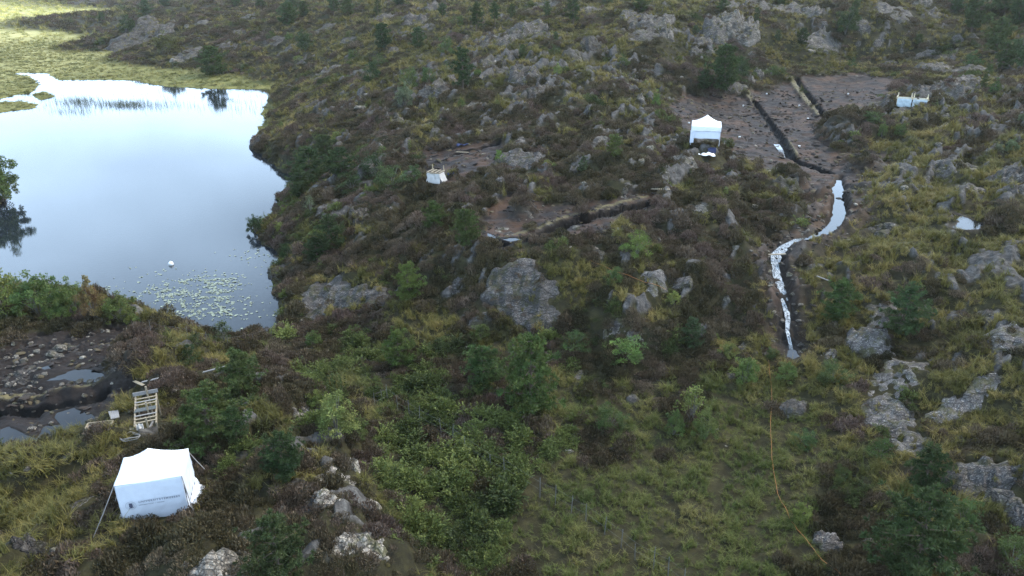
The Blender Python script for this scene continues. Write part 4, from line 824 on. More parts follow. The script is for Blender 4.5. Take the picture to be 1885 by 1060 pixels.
# the stones strewn through the left dig and along the stream: the larger ones each a thing
DIG = [(66,647,15,13),(108,641,26,15),(92,652,22,11),(14,708,18,10),(60,703,9,7),(66,705,8,6),(30,755,7,8),(93,760,11,8),(122,765,16,8),(160,762,13,6),(92,780,13,8),(57,790,16,8),(65,782,8,4),(62,757,9,5),(89,789,6,4),(25,675,14,9),(10,660,12,8),(42,665,14,8),(18,690,12,8),(80,690,14,8),(53,712,12,7),(74,715,10,6),(112,708,14,8),(128,706,12,7),(145,703,16,7),(165,703,14,9),(180,698,13,8),(172,708,10,6),(150,692,9,5),(132,665,10,6),(150,660,16,6),(165,645,12,6),(185,640,12,6),(130,640,14,8),(75,638,12,7),(55,655,10,7),(35,645,8,6),(5,645,8,6),(100,625,10,5),(186,607,9,7),(240,620,10,5),(257,622,10,5),(205,625,8,5),(226,648,8,5),(5,725,10,6),(46,739,9,6),(240,758,10,8),(309,742,6,6),(232,747,12,9),(218,755,12,8),(320,718,10,7)]
for px, py, w, h in DIG:
    rock_block(px, py, w * .78, h * .7, 1, 'pale loose stone lying in the dark wet peat of the left dig', 'loose stones in the left dig', random.uniform(.5, 1.0))
STR = [(1455,505,15,10),(1462,515,11,8),(1460,540,9,7),(1440,485,14,6),(1420,520,10,7),(1418,553,9,7),(1415,500,12,6),(1462,560,8,6),(1466,575,8,5),(1450,617,8,6),(1446,610,6,5),(1470,590,10,5),(1476,635,14,8),(1480,645,10,7),(1500,612,9,6),(1512,606,16,8),(1430,540,8,6),(1440,590,10,6),(1425,575,10,5),(1546,367,14,7)]
for px, py, w, h in STR:
    rock_block(px, py, w, h, px % 2, 'wet stone lying in the bare bed and banks of the foaming stream', 'stones along the stream', random.uniform(.8, 1.1))
def strew_stones():
    """gravel and rubble too small to count, in the digs, the stream bed and over the slopes"""
    pr = [boulder_mesh(140 + i, m, 2, .65) for i, m in enumerate((M_pale, M_rock, M_pale, M_rock))]
    x, y = sample_ring(14, 60, 9); x2, y2 = sample_ring(60, 130, 2.6); x = np.concatenate([x, x2]); y = np.concatenate([y, y2]); z = ground(x, y)
    raw = mask('raw', x, y); pt = mask('peat', x, y); bk = mask('bank', x, y); n = len(x)
    p = .26 * raw * sstep(-.3, .5, pn(x / 1.6, y / 1.6, 91) + .15) + .05 * pt + .35 * bk + .022 * sstep(.1, .5, pn(x / 7, y / 7, 92))
    py = project(x, y, z)[1]
    k = (rng.uniform(0, 1, n) < p) & (mask('lake', x, y) < -.3) & (mask('wet', x, y) < .6)
    x, y, z = x[k], y[k], z[k]; n = len(x); s = .05 + .10 * rng.uniform(0, 1, n) ** 2.2 * 1.6 + .05 * (np.hypot(x, y) > 60)
    scatter('stones', 'small broken stones strewn over the digs, stream banks and slopes', x, y, z + s * .15, rng.integers(0, 4, n), np.ones((n, 3)), np.stack([s * rng.uniform(.8, 1.5, n), s, s * rng.uniform(.6, 1, n)], 1), .3, pr)
    print('stones', n)

    # clods of cut peat and torn turf on the floor of the digs
    M_clod = plain('peat_clod', (.034, .026, .021), .95, .5, 5)
    M_turf = plain('torn_turf', (.075, .058, .032), .95, .5, 5)
    pr = [boulder_mesh(160 + i, m, 2, .6) for i, m in enumerate((M_clod, M_clod, M_turf, M_clod))]
    x, y = sample_ring(24, 60, 14); x2, y2 = sample_ring(60, 112, 6); x = np.concatenate([x, x2]); y = np.concatenate([y, y2]); z = ground(x, y)
    pt = np.maximum(mask('peat', x, y), mask('bank', x, y)); n = len(x)
    k = (rng.uniform(0, 1, n) < pt * (.16 + .75 * sstep(.0, .5, pn(x / 2.4, y / 1.3, 93)))) & (mask('wet', x, y) < .4) & (pt > .4)
    x, y, z = x[k], y[k], z[k]; n = len(x); s = (.05 + .16 * rng.uniform(0, 1, n) ** 2.5) * (1 + .5 * (np.hypot(x, y) > 60))
    scatter('peat_clods', 'dark clods of cut peat and torn turf on the floor of the digs', x, y, z + s * .1, rng.integers(0, 4, n), np.ones((n, 3)), np.stack([s * rng.uniform(.9, 1.8, n), s, s * rng.uniform(.5, 1, n)], 1), .3, pr)
    print('clods', n)

# ------------------------------------------------------------------ trees and bushes (unit height; each copy is scaled)
def pine_meshes(seed, nb=42, rad=.34, low=.10, dens=1.0, open_=.0):
    rg = np.random.default_rng(seed); cs = []; ds = []; mb = MB()
    ph = rg.uniform(0, 6); trunk = [(.02 * math.sin(3 * u + ph), .02 * math.cos(2.4 * u + ph) - .02, u * .97) for u in np.linspace(-.03, 1, 9)]
    mb.tube(trunk, .026, 7, .004)
    for i in range(nb):
        u = low + (1 - low) * ((i + rg.uniform(-.4, .4)) / nb); u = min(max(u, .06), .985)
        L = rad * (math.sin(math.pi * min(.18 + .80 * (u - low) / (1 - low), .97)) ** .75) * rg.uniform(.42, 1.3)
        if rg.uniform() < open_: continue
        az = i * 2.4 + rg.uniform(-.5, .5); rise = rg.uniform(.05, .5) * L + (.25 * L if u > .7 else 0)
        b0 = np.array([.02 * math.sin(3 * u + ph), .02 * math.cos(2.4 * u + ph) - .02, u]); d = np.array([math.cos(az), math.sin(az), 0])
        pts = [b0 + d * L * q + np.array([0, 0, rise * q * q - .03 * q]) for q in (0, .35, .7, 1)]
        mb.tube(pts, .008, 4, .002)
        m = max(int(11 * dens * L / rad) + 4, 4)
        for k in range(m):
            q = rg.uniform(.3, 1.02); c = b0 + d * L * q + np.array([0, 0, rise * q * q - .03 * q]); sd = np.array([-d[1], d[0], 0]) * rg.normal(0, .15) * L; c = c + sd + rg.normal(0, .012, 3)
            nn_ = 15; dr = rg.normal(size=(nn_, 3)); dr = dr / np.linalg.norm(dr, axis=1, keepdims=True) * .8 + d * .45 + np.array([0, 0, .45])
            dr /= np.linalg.norm(dr, axis=1, keepdims=True); cs.append(c + dr * .028); ds.append(dr)
    c = np.concatenate(cs); d = np.concatenate(ds)
    lv = leaves(c, d, .060, .0135, rg); v = np.repeat(np.repeat(rg.uniform(.2, .8, len(cs)), 15) * .7 + rg.uniform(0, .3, len(c)), 4)
    cr = vmesh('crown', (lv[0], lv[1], v), M_leaf)
    tm = bpy.data.meshes.new('trunk'); tm.from_pydata(mb.v, [], mb.f); tm.materials.append(M_bark); return cr, tm
def bush_meshes(seed, nclump=34, n=46, L=.075, W=.045, shape=(.5, .5, .5), low=.12, up=.1, stems=6, cl=.15):
    """leafy bush: clumps of leaves at the ends of several stems"""
    rg = np.random.default_rng(seed); mb = MB(); cs = []; ds = []; vs = []
    for i in range(nclump):
        d = rg.normal(size=3); d[2] = abs(d[2]) * 1.1 - .15; d /= np.linalg.norm(d); q = rg.uniform(.35, 1) ** .6
        q = q * rg.uniform(.75, 1.25); c = np.array([d[0] * shape[0] * q, d[1] * shape[1] * q, low + max((d[2] * q * .9 + .12), 0.02) * (1 - low) * .92])
        if i < stems * 2: mb.tube([(0, 0, -.04), tuple(np.array([c[0] * .35, c[1] * .35, c[2] * .5])), tuple(c)], .014, 5, .004)
        s = cl * rg.uniform(.6, 1.25); m = int(n * rg.uniform(.7, 1.2)); e = rg.normal(size=(m, 3)); e /= np.linalg.norm(e, axis=1, keepdims=True)
        cs.append(c + e * s * rg.uniform(.4, 1, (m, 1)) * np.array([1, 1, .8])); ds.append(e + np.array([0, 0, up]) + rg.normal(size=(m, 3)) * .5); vs.append(np.clip(rg.uniform(.2, .75) + rg.uniform(-.2, .25, m), 0, 1))
    c = np.concatenate(cs); d = np.concatenate(ds); lv = leaves(c, d, L, W, rg)
    cr = vmesh('foliage', (lv[0], lv[1], np.repeat(np.concatenate(vs), 4)), M_leaf)
    tm = bpy.data.meshes.new('stem'); tm.from_pydata(mb.v, [], mb.f); tm.materials.append(M_stem); return cr, tm
PINE = [pine_meshes(1), pine_meshes(2, 36, .30, .18), pine_meshes(3, 50, .40, .06, 1.3), pine_meshes(4, 34, .26, .25, 1.0, .1), pine_meshes(5, 58, .42, .04, 1.5)]
BUSH = [bush_meshes(11, 50, 84, .055, .030, cl=.13), bush_meshes(12, 56, 80, .052, .029, (.55, .5, .5), cl=.12), bush_meshes(13, 44, 84, .052, .029, (.42, .42, .5), .2, cl=.115)]
JUNI = [bush_meshes(21, 44, 60, .085, .018, (.46, .46, .5), .04, .9, 5, .14), bush_meshes(22, 38, 60, .09, .018, (.55, .5, .5), .02, .6, 5, .15), bush_meshes(23, 40, 56, .09, .016, (.30, .30, .5), .02, 1.4, 4, .12)]
SAPL = [bush_meshes(31, 22, 30, .06, .035, (.32, .32, .5), .3, .2, 5, .11)]
HUE = {'pine': (.064, .088, .026), 'pined': (.046, .064, .022), 'pinel': (.092, .120, .032), 'pineb': (.064, .088, .034), 'jun': (.062, .090, .028), 'jund': (.040, .060, .022), 'junl': (.105, .150, .036), 'bush': (.092, .120, .034), 'bushl': (.145, .170, .046), 'bushd': (.048, .068, .024), 'pale': (.105, .125, .065), 'olive': (.085, .090, .030), 'red': (.130, .095, .035)}
def plant(kind, hue, px, py, w, h, desc=None, group=None):
    """px, py: foot of the plant; w, h its size in photograph pixels"""
    c = hit(px, py); D = np.linalg.norm(c - CAM); el = math.asin((CAM[2] - c[2]) / D)
    H = h * D / F / max(math.cos(el) * .98 + .12 * math.sin(el), .5); Wd = w * D / F
    lib, cr, tr, wid = {'pine': (PINE, 'crown', 'trunk', .80), 'bush': (BUSH, 'foliage', 'stem', 1.22), 'juniper': (JUNI, 'foliage', 'stem', 1.12), 'birch': (SAPL, 'crown', 'trunk', .82)}[kind]
    i = random.randrange(len(lib))
    if kind == 'pine': i = (2 if random.random() < .5 else 4) if w / h > .8 else random.choice((0, 1, 3))
    if kind == 'juniper': i = 2 if h > w else random.randrange(2)
    if kind == 'pine': wid = 2 * (.34, .30, .40, .26, .42)[i] * 1.12
    if kind == 'juniper' and i == 2: wid = .78
    nm = {'pine': 'pine_tree', 'bush': 'leafy_bush', 'juniper': 'juniper_bush', 'birch': 'birch_sapling'}[kind]
    d = desc or {'pine': random.choice(('young dark pine', 'bushy young pine', 'open young pine')), 'bush': 'green leafy bush', 'juniper': 'dark green juniper bush', 'birch': 'thin birch sapling'}[kind]
    e = empty(nm, (c[0], c[1], c[2] - .05), random.uniform(0, 6.28), (Wd / wid, Wd / wid, H)); tag(e, where(px, py - h / 2, d), {'pine': 'tree', 'bush': 'bush', 'juniper': 'bush', 'birch': 'tree'}[kind], group)
    a = link(cr, lib[i][0], e); b = link(tr, lib[i][1], e)
    q = HUE[hue]; k = random.uniform(.88, 1.14); a.color = (q[0] * k * random.uniform(.9, 1.1), q[1] * k, q[2] * k * random.uniform(.9, 1.1), 1)
    return e
T = [  # kind, hue, foot px, foot py, width, height, description
 ('pine','pineb',269,25,24,20,None),('pine','pineb',303,12,18,15,None),('pine','pineb',190,41,14,15,'lone small pine on the bog'),('juniper','jund',270,40,26,16,None),('bush','bushd',238,64,38,28,None),('bush','olive',311,98,48,34,'round olive bush on the cliff'),('pine','pine',398,139,54,46,'shore pine mirrored in the lake'),('pine','pineb',532,46,40,36,None),('pine','pineb',541,14,26,16,None),('bush','bushd',562,92,36,33,None),('pine','pineb',615,28,22,30,None),('bush','bush',533,75,18,14,None),('juniper','jun',500,72,20,14,None),('pine','pineb',437,12,16,14,None),('bush','bushd',480,12,24,14,None),
 ('pine','pined',696,30,15,27,'slim pine with a bare trunk'),('pine','pineb',735,8,30,18,None),('pine','pined',705,90,38,42,None),('pine','pineb',768,88,30,34,None),('juniper','jun',822,97,34,28,None),('pine','pined',877,60,28,50,'tall dark pine'),('pine','pineb',911,44,20,36,None),('pine','pineb',941,36,16,26,None),('pine','pineb',1006,34,20,28,None),('pine','pined',1055,44,32,48,None),('juniper','jun',843,46,32,16,None),('juniper','jund',684,147,40,32,None),('juniper','jun',755,163,42,36,None),('juniper','jun',787,152,30,28,None),('pine','pined',850,168,48,74,'tall broad dark pine'),('bush','pale',746,198,34,44,'pale feathery bush'),('bush','bush',849,198,16,18,None),('bush','bushl',1026,138,22,20,None),('juniper','jun',1147,120,26,20,None),('pine','pineb',1024,75,12,16,None),('pine','pinel',1130,298,32,50,'slender light green pine'),('pine','pineb',1075,320,24,32,None),('juniper','junl',1207,196,18,30,'bright juniper on the crag by the dig'),('juniper','jun',1210,217,16,16,None),('bush','bush',915,196,14,12,None),('juniper','junl',920,297,22,22,'bright small juniper on the dome rock'),('bush','bush',880,140,18,14,None),('pine','pineb',960,110,18,26,None),('juniper','jun',1020,100,24,18,None),('pine','pineb',640,30,26,28,None),('pine','pineb',1180,20,30,24,None),('pine','pineb',1120,8,26,18,None),('juniper','jun',700,118,30,20,None),('juniper','jun',650,110,26,18,None),('pine','pineb',815,35,18,26,None),('pine','pined',560,30,22,24,None),
 # scrub by the bay
 ('pine','pined',576,338,74,64,None),('pine','pined',556,362,54,50,None),('pine','pined',628,322,60,50,None),('juniper','jund',690,325,70,44,None),('juniper','jun',722,345,80,40,None),('pine','pined',600,292,50,42,None),('juniper','jund',648,352,60,34,None),('bush','bush',560,298,36,22,None),('juniper','jun',760,330,40,26,None),('pine','pined',610,462,56,66,None),('pine','pined',585,480,44,44,None),('juniper','jund',530,475,36,28,None),
 # far right
 ('pine','pineb',1280,66,14,18,None),('pine','pineb',1390,47,16,28,None),('pine','pineb',1430,76,12,18,None),('pine','pined',1475,82,24,26,None),('bush','bushd',1556,62,48,40,'round bush among pale rocks'),('pine','pineb',1571,36,16,40,'slim far pine'),('pine','pineb',1785,58,52,66,'broad feathery pine'),('pine','pineb',1832,95,46,48,None),('juniper','jun',1568,124,18,18,None),('pine','pineb',1690,82,16,16,None),('pine','pineb',1842,128,32,40,None),('pine','pineb',1865,124,30,40,None),('pine','pineb',1884,130,32,44,None),('juniper','jun',1819,136,13,20,'small cone-shaped conifer'),('juniper','jun',1830,168,18,20,'small cone-shaped conifer'),('pine','pineb',1808,166,12,24,None),('pine','pined',1330,168,64,76,'big dark pine above the dig'),('pine','pined',1295,165,34,34,None),('juniper','jun',1605,224,42,18,None),('juniper','jun',1660,250,26,22,None),('bush','bush',1622,252,18,26,None),('bush','pale',1860,280,26,22,None),('bush','pale',1836,278,18,14,None),('bush','pale',1880,222,16,12,None),('bush','bushl',1335,358,16,14,None),('pine','pineb',1870,48,40,46,None),('pine','pineb',1845,22,34,30,None),('pine','pineb',1760,20,24,24,None),('juniper','jun',1790,120,30,22,None),('pine','pineb',1440,10,24,18,None),('pine','pineb',1330,20,22,20,None),('juniper','jun',1420,140,24,18,None),('juniper','jund',1360,140,50,30,None),
 # left shore and near knoll
 ('bush','bush',-8,366,76,80,'round leafy tree on the left lake edge'),('bush','bush',6,370,54,56,'low dense bush on the left lake edge'),('bush','bushl',5,575,84,76,'yellow-green willow at the left edge'),('bush','bush',74,582,84,76,'big green willow'),('bush','bush',140,584,60,66,None),('bush','red',176,590,54,70,'reddish-topped bush'),('bush','bush',222,592,64,50,None),('bush','bush',110,598,50,36,None),('bush','bush',245,600,30,28,None),('birch','bushd',412,632,46,40,None),('juniper','jund',362,634,24,22,None),('juniper','jun',312,626,24,24,None),('juniper','jund',350,668,46,36,None),('bush','bushd',470,428,34,34,'bush overhanging the lake'),('birch','pale',572,394,24,34,'thin pale sapling'),('bush','bush',578,642,40,36,'round green bush'),('pine','pine',450,732,82,82,'bushy young pine'),('pine','pine',385,820,124,100,'broad young pine'),('pine','pined',436,812,50,62,None),('pine','pined',525,880,80,82,'dark young pine'),('pine','pined',515,1072,112,112,'dark young pine at the front edge'),('bush','bushl',620,798,92,74,'yellow-green willow bush'),('bush','bush',585,755,50,40,None),
 # centre
 ('pine','pine',800,420,52,50,None),('pine','pine',858,452,58,68,None),('pine','pinel',750,550,64,66,'light green young pine'),('pine','pinel',735,675,62,68,'light green young pine'),('juniper','junl',1170,470,60,52,'round bright juniper'),('pine','pine',980,762,122,140,'big bushy dark pine'),('pine','pine',890,712,82,76,None),('bush','bush',885,622,40,30,None),('juniper','jun',1130,520,40,30,None),('bush','bushl',1240,560,40,24,None),('juniper','junl',1150,660,90,40,None),('juniper','jun',1120,790,70,46,None),('juniper','jun',1060,640,60,34,None),
 # right
 ('pine','pine',1540,590,72,70,None),('pine','pineb',1655,612,76,80,'pale feathery pine on the speckled slab'),('pine','pineb',1270,640,44,54,None),('bush','bushl',1370,705,54,52,'bright leafy bush'),('bush','bush',1445,700,54,32,None),('juniper','jun',1530,705,64,40,None),('birch','bushl',1272,780,60,70,'bright birch'),('bush','bush',1298,806,66,54,None),('bush','bush',1240,800,50,44,None),('pine','pined',1700,905,64,76,None),('pine','pined',1672,1062,144,140,'big dark pine'),('juniper','jun',1545,890,34,34,None),('bush','bushl',1476,960,42,32,'low bright bush beside the cable'),('bush','bushl',1340,655,40,26,None),('juniper','jun',1480,820,50,26,None),('juniper','jun',1620,840,50,34,None),('juniper','jun',1770,960,60,40,None),('juniper','jun',1860,1040,70,50,None),('juniper','jun',1420,660,30,22,None)]
for k in T: plant(*k)

# ------------------------------------------------------------------ lake plants
def reed_bed():
    vs = []; fs = []; n = 0
    for (cx, cy, w, h, q) in [(230,193,170,13,900),(140,187,56,11,420),(130,205,70,10,160),(460,190,90,26,110),(420,200,70,16,60),(232,193,50,6,320),(35,195,60,10,160),(290,172,120,10,50)]:
        u = rng.normal(0, .35, q) * w; v = rng.normal(0, .35, q) * h; p = at_z(cx + u, cy + v, np.zeros(q)); hh = rng.uniform(.35, 1.0, q); az = rng.uniform(0, math.pi, q); ln = rng.normal(0, .12, (2, q))
        m = mask('lake', p[:, 0], p[:, 1]) > -.2; p = p[m]; hh = hh[m]; az = az[m]; ln = ln[:, m]; q = len(p)
        dx = np.cos(az) * .022; dy = np.sin(az) * .022; tip = np.stack([p[:, 0] + ln[0], p[:, 1] + ln[1], hh], 1); z = np.full(q, -.1)
        vs.append(np.stack([np.stack([p[:, 0] - dx, p[:, 1] - dy, z], 1), np.stack([p[:, 0] + dx, p[:, 1] + dy, z], 1), tip], 1).reshape(-1, 3)); fs.append(np.arange(q * 3).reshape(-1, 3) + n); n += q * 3
    me = mesh_np('reeds', np.concatenate(vs), np.concatenate(fs), plain('reed', (.075, .085, .04), .8, .3, 2)); tag(link('reeds', me), 'thin upright reeds standing in the far end of the lake', None, None, 'stuff')
reed_bed()
def lily_pads():
    P = []
    for (cx, cy, w, h, q) in [(310,540,60,22,330),(400,520,60,20,330),(395,545,60,22,300),(330,570,80,22,190),(400,575,70,12,110),(205,533,26,8,50),(345,517,26,5,40),(430,560,120,50,150),(455,475,60,30,60),(320,590,50,10,60),(300,500,140,20,40)]:
        p = at_z(cx + rng.normal(0, .42, q) * w, cy + rng.normal(0, .42, q) * h, np.zeros(q)); P.append(p)
    p = np.concatenate(P); p = p[(mask('lake', p[:, 0], p[:, 1]) > .3)]
    p = p[(pn(p[:, 0] / .9, p[:, 1] / .55, 95) > -.12)]
    n = len(p); r = rng.uniform(.045, .12, n) * rng.uniform(.7, 1.15, n); a = np.linspace(.25, math.tau - .25, 9); ph = rng.uniform(0, math.tau, n)
    ring = np.stack([p[:, None, 0] + r[:, None] * np.cos(a + ph[:, None]), p[:, None, 1] + r[:, None] * np.sin(a + ph[:, None]), np.full((n, 9), .012) + rng.uniform(0, .02, (n, 1)) + .02 * np.sin(a * 2 + ph[:, None])], -1)
    vs = np.concatenate([p[:, None] + np.array([0, 0, .012]), ring], 1).reshape(-1, 3); b = np.arange(n)[:, None] * 10
    fs = np.concatenate([np.concatenate([b, b + 1 + k, b + 2 + k], 1) for k in range(8)])
    tag(link('lily_pads', mesh_np('lily_pads', vs, fs, plain('lily_pad', (.25, .28, .20), .5, .3, 1.5))), 'pale green lily pads floating in loose patches on the lake', None, None, 'stuff')
lily_pads()
e = hit(315, 486); e = at_z(315, 487, 0.0)
mb = MB(); 
def lathe(mb, prof, n=16, o=(0, 0, 0)):
    vs = [(o[0] + r * math.cos(k * math.tau / n), o[1] + r * math.sin(k * math.tau / n), o[2] + z) for r, z in prof for k in range(n)]
    fs = [(i * n + k, i * n + (k + 1) % n, (i + 1) * n + (k + 1) % n, (i + 1) * n + k) for i in range(len(prof) - 1) for k in range(n)]
    return mb.add(vs, fs)
lathe(mb, [(.001, -.14), (.13, -.1), (.2, .0), (.205, .09), (.17, .2), (.09, .27), (.05, .28)])
bu = empty('buoy', tuple(e)); tag(bu, 'round white buoy floating alone on the lake', 'buoy'); mb.build('float', M_white, bu, None, True)
mb = MB(); mb.tube([(0.05 * math.cos(a), 0, .27 + .06 * math.sin(a)) for a in np.linspace(0, math.pi, 7)], .012, 5); mb.build('eyelet', M_steel, bu)

# ------------------------------------------------------------------ the white tent on the near knoll
def eave(px, py, z): return np.array(at_z(px, py, z))
zg = float(ground(*hit(278, 915)[:2])); ze = zg + 1.72
e0, e1, e2, e3 = (eave(212, 897, ze), eave(335, 872, ze), eave(345, 829, ze), eave(226, 840, ze))
cx = (e0 + e1 + e2 + e3) / 4; ux = ((e1 - e0) + (e2 - e3)) / 2; yaw = math.atan2(ux[1], ux[0]); TW = np.linalg.norm(ux); TD = np.linalg.norm(((e3 - e0) + (e2 - e1)) / 2)
print('tent', TW, TD, yaw)
tent = empty('tent', (cx[0], cx[1], zg), yaw); tag(tent, 'white peaked tent with printed front wall on the near knoll', 'tent')
KEEP.append((cx[0], cx[1], TW / 2 * 1.25, TD / 2 * 1.4, yaw))
hw, hd, EH, PK = TW / 2, TD / 2, 1.72, 2.55
def cloth_grid(name, f, nu, nv, m, parent, thick=.006):
    u, v = np.meshgrid(np.linspace(0, 1, nu), np.linspace(0, 1, nv), indexing='ij'); P = f(u.ravel(), v.ravel())
    i = (np.arange(nu - 1)[:, None] * nv + np.arange(nv - 1)[None]).ravel(); me = mesh_np(name, P, np.stack([i, i + nv, i + nv + 1, i + 1], 1), m, True)
    o = link(name, me, parent); md = o.modifiers.new('cloth', 'SOLIDIFY'); md.thickness = thick; return o
def roof_f(u, v):
    x = (u * 2 - 1); y = (v * 2 - 1); m = np.maximum(np.abs(x), np.abs(y)); k = 1 - m
    z = EH + (PK - EH) * (k ** 1.12) - .05 * np.sin(math.pi * np.clip(m, 0, 1)) * 1 - .05 * (1 - np.minimum(np.abs(x), np.abs(y))) * m ** 6
    return np.stack([x * (hw + .02), y * (hd + .02), z + .008 * pn(x * 5, y * 5, 3)], 1)
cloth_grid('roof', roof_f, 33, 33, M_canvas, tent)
def wall(a, b, name, m, flare=.10, drop=.0, wr=.02, bot=0.0):
    a = np.array(a); b = np.array(b); d = b - a; n = np.array([d[1], -d[0]]) / np.linalg.norm(d)
    def f(u, v):
        s = wr * (pn(u * 7, v * 4, 11 + int(abs(a[0]) * 9)) + .6 * pn(u * 15 + v * 6, v * 7, 12)); out = s * (.3 + v) + flare * np.clip(v - .72, 0, 1) ** 1.2 * 3 + .03 * v
        z = (EH - .03) * (1 - v) - .10 * v + bot * v * (1 + .5 * np.sin(u * 9)) + .05 * pn(u * 5, v * 0 + 2, 13) * v
        return np.stack([a[0] + d[0] * u + n[0] * out, a[1] + d[1] * u + n[1] * out, z], 1)
    return cloth_grid(name, f, 44, 24, m, tent)
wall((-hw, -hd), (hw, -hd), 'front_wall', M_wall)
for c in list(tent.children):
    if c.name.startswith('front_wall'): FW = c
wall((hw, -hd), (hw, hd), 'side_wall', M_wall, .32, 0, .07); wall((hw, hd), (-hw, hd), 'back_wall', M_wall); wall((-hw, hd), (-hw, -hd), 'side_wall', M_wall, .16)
for sx in (-1, 1):
    for sy in (-1, 1):
        mb = MB(); mb.tube([(sx * (hw - .05), sy * (hd - .05), -.15), (sx * (hw - .05), sy * (hd - .05), EH - .02)], .02, 8); mb.build('leg', M_steel, tent)
for p, q in (((-hw, -hd, EH), (-hw - .95, -hd - .55, -.05)), ((hw, hd, EH - .15), (hw + .45, hd - .1, .75)), ((-hw, hd, EH), (-hw - .5, hd - .5, .2)), ((hw, -hd, EH), (hw + .25, -hd - .35, -.1))):
    mb = MB(); mb.tube([p, ((p[0] + q[0]) / 2, (p[1] + q[1]) / 2, (p[2] + q[2]) / 2 - .03), q], .016, 5); mb.build('guy_rope', M_grey, tent)
# loose skirt folds at the wall foot
for (x0, y0, x1, y1) in ((-hw - .22, -hd + .12, -hw + .02, -hd + .5), (hw + .05, -hd + .1, hw + .42, -hd + 1.3)):
    def sk(u, v, x0=x0, y0=y0, x1=x1, y1=y1): return np.stack([x0 + (x1 - x0) * v + .06 * pn(u * 6, v * 3, 5), y0 + (y1 - y0) * u, .05 + .34 * (1 - np.abs(v - (0 if x0 > 0 else 1))) * (1 + .4 * pn(u * 5, v, 6)) + .05 * pn(u * 9, v * 6, 7)], 1)
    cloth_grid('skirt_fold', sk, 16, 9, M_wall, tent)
def print_text(body, size, x, z, m, parent, y=0.0, name='lettering'):
    cu = bpy.data.curves.new(name, 'FONT'); cu.body = body; cu.size = size; cu.space_character = 1.45; cu.extrude = .002; cu.offset = .006 * size / .125
    tmp = bpy.data.objects.new(name, cu); COL.objects.link(tmp); dg = bpy.context.evaluated_depsgraph_get(); me = bpy.data.meshes.new_from_object(tmp.evaluated_get(dg)); bpy.data.objects.remove(tmp)
    wx = max(v.co.x for v in me.vertices); fx = (1.88 if size > .1 * TW / 3 else 1.15) * TW / 3 / wx
    me.materials.clear(); me.materials.append(m); o = link(name, me, parent); o.location = (x, y, z); o.rotation_euler = (R(90), 0, 0); o.scale = (fx, 1.15, 1); return o
fy = -hd - .055
k = TW / 3.0
print_text('UNIVERSITETSMUSEET', .125 * k, -hw + .88 * k, .86, M_ink, FW, fy - .02)
print_text('UNIVERSITETET I BERGEN', .062 * k, -hw + .86 * k, .74, M_ink, FW, fy - .02)
mb = MB(); n = 40; Rr = .24 * k
for (ra, rb) in ((.225, .24), (.165, .172)):
    vs = [(r_ * k * math.cos(i * math.tau / n), 0, r_ * k * math.sin(i * math.tau / n)) for i in range(n) for r_ in (ra, rb)]
    mb.add(vs, [(2 * i, 2 * i + 1, (2 * i + 3) % (2 * n), (2 * i + 2) % (2 * n)) for i in range(n)])
ow = mb.build('seal_ring', M_ink, FW, (-hw + .52 * k, fy - .03, .80))
mb = MB(); prof = [(0, .14), (.05, .15), (.075, .11), (.07, .05), (.085, 0), (.075, -.07), (.04, -.10), (.11, -.115), (.12, -.14), (0, -.15)]
vs = [(x * k, 0, z * k) for x, z in prof] + [(-x * k, 0, z * k) for x, z in prof[::-1]]; mb.add(vs, [tuple(range(len(vs)))]); mb.build('seal_figure', M_inkd, FW, (-hw + .52 * k, fy - .034, .80))

# ------------------------------------------------------------------ the far canopy tent
c = hit(1297, 266); D = np.linalg.norm(c - CAM); W2 = 50 * D / F; hw2 = W2 / 2
ft = empty('canopy_tent', tuple(c), R(-14)); tag(ft, 'small white canopy tent with rolled half walls at the dig edge', 'tent'); KEEP.append((c[0], c[1], hw2, hw2, 0))
E2, P2 = 30 * D / F * .95, 42 * D / F
E2, P2 = 1.72, 2.6; KEEP.append((c[0], c[1] - 1.6, 2.3, 2.0, 0))
def roof2(u, v):
    x = u * 2 - 1; y = v * 2 - 1; m = np.maximum(np.abs(x), np.abs(y)); return np.stack([x * hw2, y * hw2 + hw2, E2 + (P2 - E2) * (1 - m) ** 1.5], 1)
cloth_grid('roof', roof2, 25, 25, M_canvas, ft, .01)
def strip(name, a, b, z0, z1, m, parent, bulge=.03):
    a = np.array(a); b = np.array(b); d = b - a; n = np.array([d[1], -d[0]]) / np.linalg.norm(d)
    def f(u, v): o = bulge * (pn(u * 5, v * 3, 17) + v); return np.stack([a[0] + d[0] * u + n[0] * o, a[1] + d[1] * u + n[1] * o, z0 + (z1 - z0) * v + .05 * v * pn(u * 4, v * 0 + .5, 18)], 1)
    return cloth_grid(name, f, 20, 10, m, parent, .01)
cn4 = [(-hw2, 0), (hw2, 0), (hw2, 2 * hw2), (-hw2, 2 * hw2)]
for i in range(4):
    strip('valance', cn4[i], cn4[(i + 1) % 4], E2 + .01, E2 - .45, M_canvas, ft, .01)
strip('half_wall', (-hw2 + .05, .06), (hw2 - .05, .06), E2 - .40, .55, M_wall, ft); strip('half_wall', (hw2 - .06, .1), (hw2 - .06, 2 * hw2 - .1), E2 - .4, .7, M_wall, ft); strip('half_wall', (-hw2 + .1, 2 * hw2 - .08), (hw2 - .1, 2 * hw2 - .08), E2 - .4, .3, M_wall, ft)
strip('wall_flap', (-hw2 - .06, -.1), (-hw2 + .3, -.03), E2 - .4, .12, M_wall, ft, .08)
for x in (-hw2 + .04, hw2 - .04):
    for y in (.03, 2 * hw2 - .03):
        mb = MB(); mb.tube([(x, y, -.1), (x, y, E2)], .025, 8); mb.build('leg', M_steel, ft)
